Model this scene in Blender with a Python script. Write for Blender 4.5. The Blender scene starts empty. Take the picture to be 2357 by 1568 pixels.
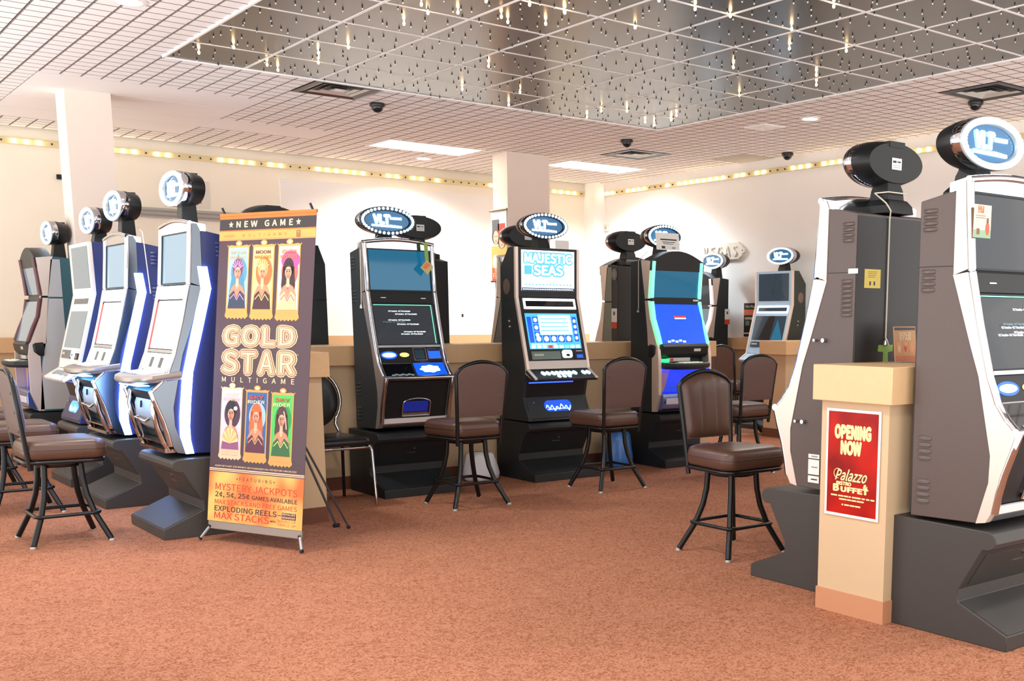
import bpy, math, random
from mathutils import Vector, Matrix
random.seed(7)
SC = bpy.context.scene
COL = SC.collection

# ---------------------------------------------------------------- camera
IMW, IMH = 2357.0, 1568.0
F_PX, PITCH, ROLL, YAW = 2521.9, 0.1572, 0.0042, 0.7017
PPX, PPY, CAMH = 353.2, 350.7, 1.30
cam = bpy.data.objects.new('camera', bpy.data.cameras.new('camera'))
COL.objects.link(cam)
cam.data.sensor_fit = 'HORIZONTAL'
cam.data.sensor_width = 36.0
cam.data.lens = F_PX / IMW * 36.0
cam.data.shift_x = -PPX / IMW
cam.data.shift_y = PPY / IMW
cam.data.clip_start = 0.05
_cp, _sp, _cr, _sr = math.cos(PITCH), math.sin(PITCH), math.cos(ROLL), math.sin(ROLL)
_F = Vector((0, _cp, -_sp)); _U = Vector((0, _sp, _cp)); _R = Vector((1, 0, 0))
_r = _cr * _R + _sr * _U; _u = -_sr * _R + _cr * _U
_E = Matrix.Rotation(-YAW, 3, 'Z')
_r, _u, _f = _E @ _r, _E @ _u, _E @ _F
cam.matrix_world = Matrix(((_r.x, _u.x, -_f.x, 0), (_r.y, _u.y, -_f.y, 0), (_r.z, _u.z, -_f.z, CAMH), (0, 0, 0, 1)))
SC.camera = cam

# ---------------------------------------------------------------- world, exposure
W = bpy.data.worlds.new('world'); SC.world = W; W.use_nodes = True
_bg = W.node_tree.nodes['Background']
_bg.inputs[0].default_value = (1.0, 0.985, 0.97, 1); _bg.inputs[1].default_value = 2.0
_wt = W.node_tree.nodes; _wl = W.node_tree.links
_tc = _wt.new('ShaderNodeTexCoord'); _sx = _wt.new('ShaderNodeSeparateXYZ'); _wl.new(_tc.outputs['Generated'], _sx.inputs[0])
_mr = _wt.new('ShaderNodeMapRange'); _wl.new(_sx.outputs['Z'], _mr.inputs[0])      # made-up world glow, brighter below the horizon to lift the ceiling
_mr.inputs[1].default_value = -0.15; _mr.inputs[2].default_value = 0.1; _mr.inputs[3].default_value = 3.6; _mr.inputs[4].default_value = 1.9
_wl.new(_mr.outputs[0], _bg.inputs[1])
SC.view_settings.view_transform = 'Standard'
SC.view_settings.look = 'None'
SC.view_settings.exposure = 0.14
SC.view_settings.gamma = 1.0
SC.view_settings.use_curve_mapping = False
SC.cycles.use_denoising = True
SC.cycles.max_bounces = 8
SC.cycles.sample_clamp_indirect = 6.0
SC.cycles.caustics_reflective = False
SC.cycles.caustics_refractive = False

# ---------------------------------------------------------------- helpers
def lin(c):
    out = []
    for v in c:
        v /= 255.0
        out.append(v / 12.92 if v <= 0.04045 else ((v + 0.055) / 1.055) ** 2.4)
    return tuple(out)

MATS = {}
def mat(name, rgb, rough=0.5, metal=0.0, emit=0.0, ecol=None, spec=0.5, noise=None, bump=None, coat=0.0):
    if name in MATS: return MATS[name]
    m = bpy.data.materials.new(name); m.use_nodes = True
    nt = m.node_tree; b = nt.nodes['Principled BSDF']
    col = lin(rgb) + (1,)
    b.inputs['Base Color'].default_value = col
    b.inputs['Roughness'].default_value = rough
    b.inputs['Metallic'].default_value = metal
    b.inputs['Specular IOR Level'].default_value = spec
    if coat: b.inputs['Coat Weight'].default_value = coat
    if emit:
        b.inputs['Emission Color'].default_value = lin(ecol or rgb) + (1,)
        b.inputs['Emission Strength'].default_value = emit
    if noise or bump:
        tc = nt.nodes.new('ShaderNodeTexCoord')
    if noise:      # (scale, amount, detail)
        n = nt.nodes.new('ShaderNodeTexNoise'); n.inputs['Scale'].default_value = noise[0]; n.inputs['Detail'].default_value = 4
        nt.links.new(tc.outputs['Object'], n.inputs['Vector'])
        mr = nt.nodes.new('ShaderNodeMapRange'); mr.inputs[3].default_value = 1 - noise[1]; mr.inputs[4].default_value = 1 + noise[1]
        nt.links.new(n.outputs['Fac'], mr.inputs[0])
        mx = nt.nodes.new('ShaderNodeVectorMath'); mx.operation = 'SCALE'
        mx.inputs[0].default_value = col[:3]
        nt.links.new(mr.outputs[0], mx.inputs['Scale']); nt.links.new(mx.outputs[0], b.inputs['Base Color'])
    if bump:       # (scale, strength)
        n = nt.nodes.new('ShaderNodeTexNoise'); n.inputs['Scale'].default_value = bump[0]; n.inputs['Detail'].default_value = 3
        nt.links.new(tc.outputs['Object'], n.inputs['Vector'])
        bp = nt.nodes.new('ShaderNodeBump'); bp.inputs['Strength'].default_value = bump[1]; bp.inputs['Distance'].default_value = 0.004
        nt.links.new(n.outputs['Fac'], bp.inputs['Height']); nt.links.new(bp.outputs[0], b.inputs['Normal'])
    MATS[name] = m
    return m

def emat(name, rgb, strength, rough=0.3):
    return mat(name, rgb, rough=rough, emit=strength, ecol=rgb)

FONT_CACHE = {}
try:      # the plain sans face that ships with Blender; its built-in face otherwise
    import os
    SANS = bpy.data.fonts.load(os.path.join(bpy.utils.system_resource('DATAFILES'), 'fonts', 'Noto Sans CJK Regular.woff2'))
except Exception:
    SANS = None
def font_mesh(s, bold, shear, spacing):
    key = (s, shear, spacing)
    if key in FONT_CACHE: return FONT_CACHE[key]
    cu = bpy.data.curves.new('t', 'FONT'); cu.body = s; cu.size = 1.0
    if SANS: cu.font = SANS
    cu.shear = shear
    cu.space_character = spacing; cu.resolution_u = 3; cu.fill_mode = 'FRONT'
    o = bpy.data.objects.new('t', cu); COL.objects.link(o)
    dg = bpy.context.evaluated_depsgraph_get(); dg.update()
    me = bpy.data.meshes.new_from_object(o.evaluated_get(dg))
    vs = [(v.co.x, v.co.y) for v in me.vertices]; fs = [tuple(p.vertices) for p in me.polygons]
    bpy.data.objects.remove(o); bpy.data.meshes.remove(me); bpy.data.curves.remove(cu)
    if not vs: vs = [(0, 0)]
    x0 = min(v[0] for v in vs); x1 = max(v[0] for v in vs); y0 = min(v[1] for v in vs); y1 = max(v[1] for v in vs)
    # strokes that overlap inside one letter lie on slightly different levels
    par = list(range(len(vs)))
    def find(a):
        while par[a] != a: par[a] = par[par[a]]; a = par[a]
        return a
    for f in fs:
        for q in f[1:]: par[find(q)] = find(f[0])
    ids = {}
    lev = [ids.setdefault(find(q), len(ids)) % 4 * 0.00004 for q in range(len(vs))]
    vs = [(v[0], v[1], l) for v, l in zip(vs, lev)]
    FONT_CACHE[key] = (vs, fs, x0, x1, y0, y1)
    return FONT_CACHE[key]

class Fr:
    """a flat frame: origin o, unit axes ex (right), ey (up), normal n"""
    def __init__(s, o, ex, ey):
        s.o = Vector(o); s.ex = Vector(ex).normalized(); s.ey = Vector(ey).normalized(); s.n = s.ex.cross(s.ey)
    def p(s, x, y, h=0.0): return s.o + s.ex * x + s.ey * y + s.n * h

class MB:
    """collects shapes into one mesh"""
    def __init__(s): s.v = []; s.f = []; s.m = []; s.mats = []
    def mi(s, m):
        if m not in s.mats: s.mats.append(m)
        return s.mats.index(m)
    def add(s, vs, fs, m):
        b = len(s.v); i = s.mi(m)
        s.v += [tuple(v) for v in vs]
        for f in fs: s.f.append(tuple(k + b for k in f)); s.m.append(i)
        return s
    def box(s, x0, x1, y0, y1, z0, z1, m):
        return s.add([(x0,y0,z0),(x1,y0,z0),(x1,y1,z0),(x0,y1,z0),(x0,y0,z1),(x1,y0,z1),(x1,y1,z1),(x0,y1,z1)],
                     [(0,3,2,1),(4,5,6,7),(0,1,5,4),(1,2,6,5),(2,3,7,6),(3,0,4,7)], m)
    def prism(s, prof, x0, x1, m):
        """polygon in (y,z) extruded along x"""
        n = len(prof)
        a = sum(prof[i][0]*prof[(i+1)%n][1]-prof[(i+1)%n][0]*prof[i][1] for i in range(n))
        if a < 0: prof = prof[::-1]
        vs = [(x0,p[0],p[1]) for p in prof] + [(x1,p[0],p[1]) for p in prof]
        fs = [tuple(range(n))[::-1], tuple(range(n, 2*n))]
        fs += [(i, (i+1)%n, (i+1)%n+n, i+n) for i in range(n)]
        return s.add(vs, fs, m)
    def loft(s, rings, m, cap0=True, cap1=True, closed=True):
        n = len(rings[0]); vs = [p for r in rings for p in r]; fs = []
        for k in range(len(rings)-1):
            for i in range(n if closed else n-1):
                j = (i+1) % n
                fs.append((k*n+i, k*n+j, (k+1)*n+j, (k+1)*n+i))
        if cap0: fs.append(tuple(range(n))[::-1])
        if cap1: fs.append(tuple((len(rings)-1)*n+i for i in range(n)))
        return s.add(vs, fs, m)
    def tube(s, pts, r, m, n=10, closed=False, cap=True):
        pts = [Vector(p) for p in pts]; N = len(pts); rings = []
        prev = None
        for i, p in enumerate(pts):
            if closed: t = pts[(i+1)%N] - pts[i-1]
            else: t = pts[min(i+1,N-1)] - pts[max(i-1,0)]
            t.normalize()
            if prev is None:
                a = Vector((0,0,1)) if abs(t.z) < 0.9 else Vector((1,0,0))
                nx = t.cross(a).normalized()
            else:
                nx = (prev - t * prev.dot(t)).normalized()
            prev = nx; ny = t.cross(nx)
            rr = r[i] if isinstance(r, (list, tuple)) else r
            rings.append([p + (nx*math.cos(2*math.pi*k/n) + ny*math.sin(2*math.pi*k/n))*rr for k in range(n)])
        if closed: rings.append(rings[0])
        return s.loft(rings, m, cap and not closed, cap and not closed)
    def lathe(s, c, prof, m, n=20):
        """(r,z) profile turned about z at c"""
        rings = [[(c[0]+r*math.cos(2*math.pi*k/n), c[1]+r*math.sin(2*math.pi*k/n), c[2]+z) for k in range(n)] for r, z in prof]
        return s.loft(rings, m)
    def sphere(s, c, r, m, n=10, k=6, sc=(1,1,1)):
        rings = []
        for i in range(k+1):
            a = -math.pi/2 + math.pi*i/k; rr = max(r*math.cos(a), r*0.02)
            rings.append([(c[0]+sc[0]*rr*math.cos(2*math.pi*q/n), c[1]+sc[1]*rr*math.sin(2*math.pi*q/n), c[2]+sc[2]*r*math.sin(a)) for q in range(n)])
        return s.loft(rings, m)
    # ---- shapes on a flat frame
    def poly(s, fr, pts, h, m, th=0.0):
        n = len(pts)
        a = sum(pts[i][0]*pts[(i+1)%n][1]-pts[(i+1)%n][0]*pts[i][1] for i in range(n))
        if a < 0: pts = pts[::-1]
        top = [fr.p(x,y,h) for x,y in pts]
        if th:
            bot = [fr.p(x,y,h-th) for x,y in pts]
            return s.add(bot+top, [tuple(range(n))[::-1], tuple(range(n,2*n))]+[(i,(i+1)%n,(i+1)%n+n,i+n) for i in range(n)], m)
        return s.add(top, [tuple(range(n))], m)
    def rect(s, fr, x0, x1, y0, y1, h, m, th=0.0):
        return s.poly(fr, [(x0,y0),(x1,y0),(x1,y1),(x0,y1)], h, m, th)
    def ell(s, fr, cx, cy, a, b, h, m, n=24, th=0.0, a0=0, a1=2*math.pi):
        full = abs(a1-a0-2*math.pi) < 1e-6
        k = n if full else n+1
        return s.poly(fr, [(cx+a*math.cos(a0+(a1-a0)*i/n), cy+b*math.sin(a0+(a1-a0)*i/n)) for i in range(k)], h, m, th)
    def frame(s, fr, x0, x1, y0, y1, t, h, m, th=0.003):
        s.rect(fr,x0,x1,y1-t,y1,h,m,th); s.rect(fr,x0,x1,y0,y0+t,h,m,th)
        s.rect(fr,x0,x0+t,y0+t,y1-t,h,m,th); return s.rect(fr,x1-t,x1,y0+t,y1-t,h,m,th)
    def line(s, fr, pts, t, h, m):
        for (xa,ya),(xb,yb) in zip(pts[:-1], pts[1:]):
            d = Vector((xb-xa, yb-ya)); L = d.length
            if L < 1e-6: continue
            q = Vector((-d.y, d.x)) / L * t / 2; e = d / L * t * 0.3
            s.poly(fr, [(xa-e.x-q.x,ya-e.y-q.y),(xb+e.x-q.x,yb+e.y-q.y),(xb+e.x+q.x,yb+e.y+q.y),(xa-e.x+q.x,ya-e.y+q.y)], h, m)
        return s
    def text(s, fr, st, x, y, hgt, h, m, width=None, align='C', bold=0.0, shear=0.0, sp=1.0, th=0.0):
        """st with cap height hgt, centre (or left) at x, baseline y; width squeezes it"""
        vs, fs, x0, x1, y0, y1 = font_mesh(st, bold, shear, sp)
        cap = font_mesh('H', 0, 0.0, 1.0); k = hgt / (cap[5]-cap[4])
        kx = k if width is None else width / max(x1-x0, 1e-6)
        if bold > 0:      # a heavier face: the outline repeated around itself
            nd = 12 if bold > 0.05 else (8 if bold > 0.02 else 4)
            for q in range(nd):
                a_ = 2*math.pi*q/nd
                s.text(fr, st, x+bold*0.5*kx*math.cos(a_), y+bold*0.5*k*math.sin(a_), hgt, h, m, (x1-x0)*kx, align, 0.0, shear, sp, 0.0)
                h += 0.00003
        ox = x - (x0+x1)/2*kx if align == 'C' else x - x0*kx
        if th:
            s.add([fr.p(ox+a*kx, y+b*k, h+c) for a,b,c in vs] , fs, m)
            # side walls
            edges = {}
            for f in fs:
                for i in range(len(f)):
                    e = (f[i], f[(i+1)%len(f)])
                    if (e[1],e[0]) in edges: del edges[(e[1],e[0])]
                    else: edges[e] = 1
            for a,b in edges:
                A, B = vs[a], vs[b]
                s.add([fr.p(ox+A[0]*kx,y+A[1]*k,h-th), fr.p(ox+B[0]*kx,y+B[1]*k,h-th), fr.p(ox+B[0]*kx,y+B[1]*k,h), fr.p(ox+A[0]*kx,y+A[1]*k,h)], [(0,1,2,3)], m)
            return s
        return s.add([fr.p(ox+a*kx, y+b*k, h+c) for a,b,c in vs], fs, m)
    def build(s, name, parent=None, smooth=None, bevel=0.0, loc=None, seg=2):
        me = bpy.data.meshes.new(name)
        me.from_pydata(s.v, [], s.f)
        for m in s.mats: me.materials.append(m)
        me.polygons.foreach_set('material_index', s.m)
        if smooth:
            me.polygons.foreach_set('use_smooth', [True]*len(me.polygons))
            me.set_sharp_from_angle(angle=math.radians(smooth))
        me.update()
        o = bpy.data.objects.new(name, me); COL.objects.link(o)
        if parent: o.parent = parent
        if loc: o.location = loc
        if bevel:
            b = o.modifiers.new('bevel', 'BEVEL'); b.width = bevel; b.segments = seg; b.limit_method = 'ANGLE'; b.angle_limit = math.radians(40)
            if not smooth:
                me.polygons.foreach_set('use_smooth', [True]*len(me.polygons)); me.set_sharp_from_angle(angle=math.radians(25))
            b.harden_normals = False
        return o

def tag(o, label, cat, group=None):
    o['label'] = label; o['category'] = cat
    if group: o['group'] = group
    return o
def thing(name, loc, rz, label, cat, group=None):
    o = bpy.data.objects.new(name, None); COL.objects.link(o)
    o.location = loc; o.rotation_euler = (0, 0, rz); o.empty_display_size = 0.1
    return tag(o, label, cat, group)
def structure(o, label=None):
    o['kind'] = 'structure'
    if label: o['label'] = label
    return o
def link_copy(o, parent=None, loc=None):
    c = o.copy(); COL.objects.link(c)
    if parent: c.parent = parent
    if loc is not None: c.location = loc
    return c
def plabel(o, l): o['label'] = l; return o
PI = math.pi
# ---------------------------------------------------------------- materials
M_side   = mat('side_paint_brown', (84,71,67), 0.42, noise=(60,0.06), bump=(400,0.05))
M_sidek  = mat('side_paint_black', (31,39,43), 0.5, noise=(60,0.08), bump=(400,0.05))
M_sideb  = mat('side_paint_blue', (30,40,92), 0.38, noise=(60,0.06), bump=(400,0.05))
M_back   = mat('back_panel_black', (36,36,37), 0.5, bump=(500,0.06))
M_stand  = mat('stand_charcoal', (60,57,55), 0.5, noise=(80,0.06), bump=(500,0.08))
M_standk = mat('stand_black', (27,31,34), 0.5, noise=(80,0.06), bump=(500,0.08))
M_black  = mat('black_plastic', (25,27,29), 0.42, spec=0.35)
M_blackm = mat('black_matte', (26,26,28), 0.6)
M_chrome = mat('chrome', (196,196,200), 0.09, 1.0)
M_darkch = mat('dark_chrome', (112,118,126), 0.18, 1.0)
M_silver = mat('silver_trim', (172,164,158), 0.34, 0.7)
M_silverp = mat('silver_trim_pale', (224,208,196), 0.36, 0.5)
M_brush  = mat('brushed_steel', (190,188,184), 0.3, 1.0)
M_glass  = mat('dark_glass', (10,14,18), 0.04, spec=0.6)
M_scrt   = mat('screen_teal', (10,16,22), 0.05, emit=0.75, ecol=(26,116,154))
M_scrg   = mat('screen_grey', (10,12,14), 0.06, emit=0.30, ecol=(78,84,96))
M_scrd   = mat('screen_dim', (12,14,16), 0.06, emit=0.35, ecol=(62,92,110))
M_scrp   = mat('screen_pale', (30,34,38), 0.06, emit=0.55, ecol=(150,172,182))
M_scrl   = mat('screen_reflection_blue', (30,36,42), 0.06, emit=0.8, ecol=(150,190,215))  # glow stands in for the pale reflection on the left upper screens
M_scrb   = emat('screen_blue', (18,80,215), 0.9, 0.1)
M_scrc   = emat('screen_cyan', (70,170,220), 1.0, 0.1)
M_scrw   = emat('screen_white', (235,246,255), 1.6, 0.1)
M_txtw   = emat('screen_text', (235,245,250), 1.6)
M_txtg   = emat('screen_text_dim', (120,150,165), 0.7)
M_grn    = emat('green_light', (30,235,120), 2.2)
M_grnl   = emat('green_light_pale', (110,245,185), 1.7)
M_bluel  = emat('blue_light', (20,70,235), 2.2)
M_glowb  = emat('blue_under_glow', (25,50,255), 9.0)
M_bluew  = emat('blue_white_light', (150,200,255), 3.0)
M_amber  = emat('amber_light', (235,205,110), 1.2)
M_red    = emat('red_light', (225,50,35), 0.8)
M_white  = emat('white_light', (240,246,255), 3.0)
M_strip  = emat('white_strip', (150,188,255), 22.0)
M_bulb   = emat('ring_bulb', (232,244,255), 6.0)
M_sign   = emat('sign_letters', (220,238,255), 9.0)
M_signbg = mat('sign_glass', (24,66,96), 0.08, emit=0.6, ecol=(44,112,158))
M_ringw  = mat('ring_white', (168,174,178), 0.3, 0.3)
M_ringd  = mat('ring_dark_blue', (30,52,66), 0.25, 0.4)
M_paper  = mat('paper', (240,238,234), 0.7)
M_ink    = mat('ink', (40,40,44), 0.6)
M_redp   = mat('red_print', (214,66,44), 0.6)
M_green  = mat('green_tape', (140,176,84), 0.6)
M_cord   = mat('cord', (214,206,192), 0.6)
M_yel    = mat('yellow_notice', (214,190,92), 0.6)
M_vinyl  = mat('brown_vinyl', (84,58,46), 0.34, noise=(25,0.08), bump=(260,0.12))
M_shell  = mat('back_shell', (94,72,66), 0.5, bump=(700,0.15))
M_steelk = mat('black_steel', (24,25,26), 0.3, 0.3)
M_glide  = mat('glide', (190,186,178), 0.4, 0.5)
M_kvinyl = mat('black_vinyl', (26,25,28), 0.3)
M_wall   = mat('wall_cream', (252,244,226), 0.75, noise=(3,0.02))
M_wallw  = mat('wall_white', (250,248,244), 0.75, noise=(3,0.02))
M_col    = mat('column_paint', (240,226,214), 0.75, noise=(3,0.02))
M_tan    = mat('tan_paint', (206,178,142), 0.65, noise=(4,0.03))
M_cap    = mat('tan_laminate', (218,180,134), 0.42, noise=(30,0.05), bump=(120,0.03))
M_base   = mat('baseboard_vinyl', (196,140,104), 0.55)
M_basek  = mat('baseboard_brown', (110,66,46), 0.55)
M_tile   = mat('ceiling_tile', (250,249,248), 0.8, noise=(200,0.03))
M_groove = mat('ceiling_groove_shaded', (96,82,76), 0.9)  # groove shade put into the colour
M_groovel = mat('ceiling_groove_lit', (150,140,134), 0.9)  # paler copy for the groove sides that look lit
M_tbar   = mat('ceiling_bar', (250,249,248), 0.5)
M_panel  = mat('ceiling_mirror_black', (20,19,17), 0.25, spec=0.75, bump=(4,0.08))
M_gold   = mat('gold_channel', (232,216,168), 0.4, 0.3)
M_warm   = emat('warm_bulb', (255,228,186), 28.0)
M_led    = emat('star_bulb', (255,206,140), 40.0)
M_stem   = mat('bulb_stem', (18,17,16), 0.4)
M_tip    = mat('bulb_tip', (235,232,225), 0.15)
M_vent   = mat('vent_black', (46,44,48), 0.35, 0.4)
M_ventl  = mat('vent_light', (212,216,214), 0.4, 0.5)
M_dome   = mat('smoked_dome', (28,28,34), 0.08)
M_bag    = mat('white_bag', (226,224,228), 0.35)
M_bagb   = mat('blue_bag', (70,128,205), 0.25)
M_lamp   = emat('lamp_lens', (255,248,236), 30.0)

def carpet_mat():
    m = bpy.data.materials.new('carpet'); m.use_nodes = True
    nt = m.node_tree; N = nt.nodes; L = nt.links; b = N['Principled BSDF']
    b.inputs['Roughness'].default_value = 0.95; b.inputs['Specular IOR Level'].default_value = 0.1
    tc = N.new('ShaderNodeTexCoord')
    def noise(scale, detail, dist=0.0, rough=0.55):
        n = N.new('ShaderNodeTexNoise'); n.inputs['Scale'].default_value = scale; n.inputs['Detail'].default_value = detail
        n.inputs['Distortion'].default_value = dist; n.inputs['Roughness'].default_value = rough
        L.new(tc.outputs['Object'], n.inputs['Vector']); return n
    worm = noise(31, 1.0, 2.0)
    # worm lines: |noise-0.5|
    sub = N.new('ShaderNodeMath'); sub.operation = 'SUBTRACT'; sub.inputs[1].default_value = 0.5; L.new(worm.outputs['Fac'], sub.inputs[0])
    ab = N.new('ShaderNodeMath'); ab.operation = 'ABSOLUTE'; L.new(sub.outputs[0], ab.inputs[0])
    r1 = N.new('ShaderNodeValToRGB'); L.new(ab.outputs[0], r1.inputs[0])
    r1.color_ramp.elements[0].position = 0.02; r1.color_ramp.elements[0].color = lin((180,125,98)) + (1,)
    r1.color_ramp.elements[1].position = 0.13; r1.color_ramp.elements[1].color = lin((143,90,66)) + (1,)
    fine = noise(320, 2.0)
    mr = N.new('ShaderNodeMapRange'); mr.inputs[3].default_value = 0.72; mr.inputs[4].default_value = 1.28; L.new(fine.outputs['Fac'], mr.inputs[0])
    big = noise(0.9, 3.0)
    mr2 = N.new('ShaderNodeMapRange'); mr2.inputs[1].default_value = 0.3; mr2.inputs[2].default_value = 0.7; mr2.inputs[3].default_value = 0.9; mr2.inputs[4].default_value = 1.08; L.new(big.outputs['Fac'], mr2.inputs[0])
    mu = N.new('ShaderNodeMath'); mu.operation = 'MULTIPLY'; L.new(mr.outputs[0], mu.inputs[0]); L.new(mr2.outputs[0], mu.inputs[1])
    sc = N.new('ShaderNodeVectorMath'); sc.operation = 'SCALE'; L.new(r1.outputs[0], sc.inputs[0]); L.new(mu.outputs[0], sc.inputs['Scale'])
    L.new(sc.outputs[0], b.inputs['Base Color'])
    bp = N.new('ShaderNodeBump'); bp.inputs['Strength'].default_value = 0.5; bp.inputs['Distance'].default_value = 0.006; bp.invert = True
    L.new(ab.outputs[0], bp.inputs['Height']); L.new(bp.outputs[0], b.inputs['Normal'])
    return m
M_carpet = carpet_mat()
# ---------------------------------------------------------------- the room
CE = 3.238; T = 0.606; OX, OY = 2.69, 9.055; NX, NY = 8, 12
WX, WY = 9.9, 13.35            # inner faces of the right and left walls
RX0, RY0 = OX, OY - NY*T       # black mirrored field of the ceiling

structure(MB().add([(-0.9,0.7,0),(WX,0.7,0),(WX,WY,0),(-0.9,WY,0)], [(0,1,2,3)], M_carpet).build('floor'), 'orange brown carpet with a fine worm pattern')
structure(MB().box(-2.5, WX+0.15, WY, WY+0.15, 0, CE+0.1, M_wall).build('wall_left'), 'cream wall across the back of the room')
structure(MB().box(WX, WX+0.15, -1.0, WY, 0, CE+0.1, M_wallw).build('wall_right'), 'white wall on the right side')

def rng(i0, i1): return OX+i0*T, OX+i1*T
HOLES = [(RX0, RX0+NX*T, RY0, OY),
         (OX+2*T, OX+3*T, OY, OY+T), (OX+9*T, OX+10*T, OY+2*T, OY+3*T), (OX+9*T, OX+10*T, OY-6*T, OY-5*T),
         (OX-T, OX+2*T, OY+2*T, OY+6*T), (OX+2*T, OX+4*T, OY+4*T, OY+5*T),
         (OX+5*T, OX+7*T, OY+4*T, OY+5*T), (OX+9*T, OX+11*T, OY+4*T, OY+5*T), (OX+11*T, WX, OY+T, OY+2*T)]
cb = MB()
cb.add([(-1.2,0.6,CE+0.014),(WX,0.6,CE+0.014),(WX,WY,CE+0.014),(-1.2,WY,CE+0.014)], [(0,3,2,1)], M_groove)
p = T/4
i0 = math.floor((-0.3-OX)/p); i1 = math.ceil((WX-OX)/p); j0 = math.floor((1.6-OY)/p); j1 = math.ceil((WY-OY)/p)
for i in range(i0, i1):
    for j in range(j0, j1):
        x, y = OX+i*p, OY+j*p
        cx, cy = x+p/2, y+p/2
        if any(a < cx < b and c < cy < d for a,b,c,d in HOLES): continue
        if cx > WX or cy > WY: continue
        gx = 0.0085; gy = 0.006; bx = gx+0.004; by = gy+0.003
        if i % 4 == 0 or j % 4 == 0: pass
        x0,x1,y0,y1 = x+gx, min(x+p-gx,WX), y+gy, min(y+p-gy,WY)
        a0,a1,b0,b1 = x+gx-0.003, min(x+p-gx+0.003,WX), y+gy-0.002, min(y+p-gy+0.002,WY)
        cb.add([(a0,b0,CE+0.014),(a1,b0,CE+0.014),(a1,b1,CE+0.014),(a0,b1,CE+0.014),(x0,y0,CE),(x1,y0,CE),(x1,y1,CE),(x0,y1,CE)],
               [(7,6,5,4)], M_tile)
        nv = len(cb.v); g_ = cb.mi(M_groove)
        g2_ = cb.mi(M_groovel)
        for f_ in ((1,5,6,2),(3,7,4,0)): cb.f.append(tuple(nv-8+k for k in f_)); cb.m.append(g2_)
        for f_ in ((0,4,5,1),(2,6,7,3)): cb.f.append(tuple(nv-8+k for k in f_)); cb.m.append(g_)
# plain panels
def plain(x0,x1,y0,y1,dx,dy,m):
    x = x0
    while x < x1-0.01:
        y = y0
        while y < y1-0.01:
            cb.box(x+0.006, min(x+dx,x1)-0.006, y+0.006, min(y+dy,y1)-0.006, CE, CE+0.02, m); y += dy
        x += dx
plain(OX-T, OX+2*T, OY+2*T, OY+6*T, 3*T, T, M_tile)
plain(OX+2*T, OX+4*T, OY+4*T, OY+5*T, 2*T, T, M_tile)
plain(OX+11*T, WX, OY+T, OY+2*T, T, T, mat('ceiling_tile_grey', (196,192,182), 0.8))
structure(cb.build('ceiling'), 'white ceiling of small grooved squares')
# black mirrored field: panels and white bars
pb = MB()
for i in range(NX):
    for j in range(NY):
        pb.box(OX+i*T+0.004, OX+(i+1)*T-0.004, OY-(j+1)*T+0.004, OY-j*T-0.004, CE-0.001, CE+0.012, M_panel)
structure(pb.build('ceiling_black_panels'), 'black mirrored ceiling panels studded with tiny lamps')
tb = MB()
for i in range(NX+1): tb.box(OX+i*T-0.011, OX+i*T+0.011, RY0, OY, CE-0.004, CE+0.012, M_tbar)
for j in range(NY+1): tb.box(OX, OX+NX*T, OY-j*T-0.011, OY-j*T+0.011, CE-0.0035, CE+0.012, M_tbar)
tb.box(OX-0.012, OX+0.004, RY0, OY+0.012, CE-0.012, CE, M_tbar); tb.box(OX-0.012, OX+NX*T+0.012, OY-0.004, OY+0.012, CE-0.012, CE, M_tbar)
tb.box(OX+NX*T-0.004, OX+NX*T+0.012, RY0, OY+0.012, CE-0.012, CE, M_tbar)
structure(tb.build('trim_1'), 'white bars between the black ceiling panels')

# white ceiling panels near the back wall, their overbright look put in as glow
def glow_panel(x0, x1, y0, y1, label):
    t = thing('ceiling_glow_panel', ((x0+x1)/2,(y0+y1)/2,CE), 0, label, 'ceiling light')
    w, d = (x1-x0)/2, (y1-y0)/2
    f = MB(); fr = Fr((0,0,0.0),(1,0,0),(0,-1,0))
    f.frame(fr, -w, w, -d, d, 0.03, 0.004, M_tbar, 0.02); f.build('frame', t)
    MB().box(-w+0.03, w-0.03, -d+0.03, d-0.03, 0.0, 0.012, emat('panel_glow', (255,247,232), 5.5)).build('lens', t)
glow_panel(OX+5*T, OX+7*T, OY+4*T, OY+5*T, 'glowing white ceiling panel left of the middle column')
glow_panel(OX+9*T, OX+11*T, OY+4*T, OY+5*T, 'glowing white ceiling panel right of the middle column')

# recessed downlights, each with its own lamp
def downlight(x, y, label, power=90, size=0.16, col=(1.0, 0.965, 0.92)):
    t = thing('recessed_downlight', (x,y,CE), 0, label, 'ceiling light')
    ring = MB(); n = 28
    prof = [(0.10,0.004),(0.105,-0.006),(0.078,-0.010),(0.07,0.0)]
    ring.loft([[(r*math.cos(2*PI*k/n), r*math.sin(2*PI*k/n), z) for k in range(n)] for r,z in prof], M_tbar, False, False); ring.build('trim_ring', t, smooth=40)
    MB().lathe((0,0,-0.003), [(0.001,0.0),(0.07,0.0),(0.07,0.003)], M_lamp, 28).build('lens', t)
    L = bpy.data.lights.new('downlight_lamp', 'SPOT'); L.energy = power; L.spot_size = math.radians(150); L.spot_blend = 0.6; L.shadow_soft_size = size
    L.color = col
    lo = bpy.data.objects.new('lamp', L); COL.objects.link(lo); lo.parent = t; lo.location = (0,0,-0.03)
downlight(2.09, 7.65, 'bright round downlight at the top left, above the left row of machines', 150)
downlight(8.23, 7.58, 'bright round downlight in the white ceiling above the right side machines', 150)
for k,(x,y) in enumerate([(2.09,4.4),(1.0,6.0),(5.1,1.6),(8.23,3.0),(2.09,1.4)]):  # extra downlights nearer the camera, added for brightness
    downlight(x, y, ['added fill downlight in the white ceiling nearer the camera','added fill downlight in the white ceiling left of the camera','added fill downlight in front of the black ceiling field',
        'added fill downlight above the near right corner','added fill downlight behind the camera'][k], 150)

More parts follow.
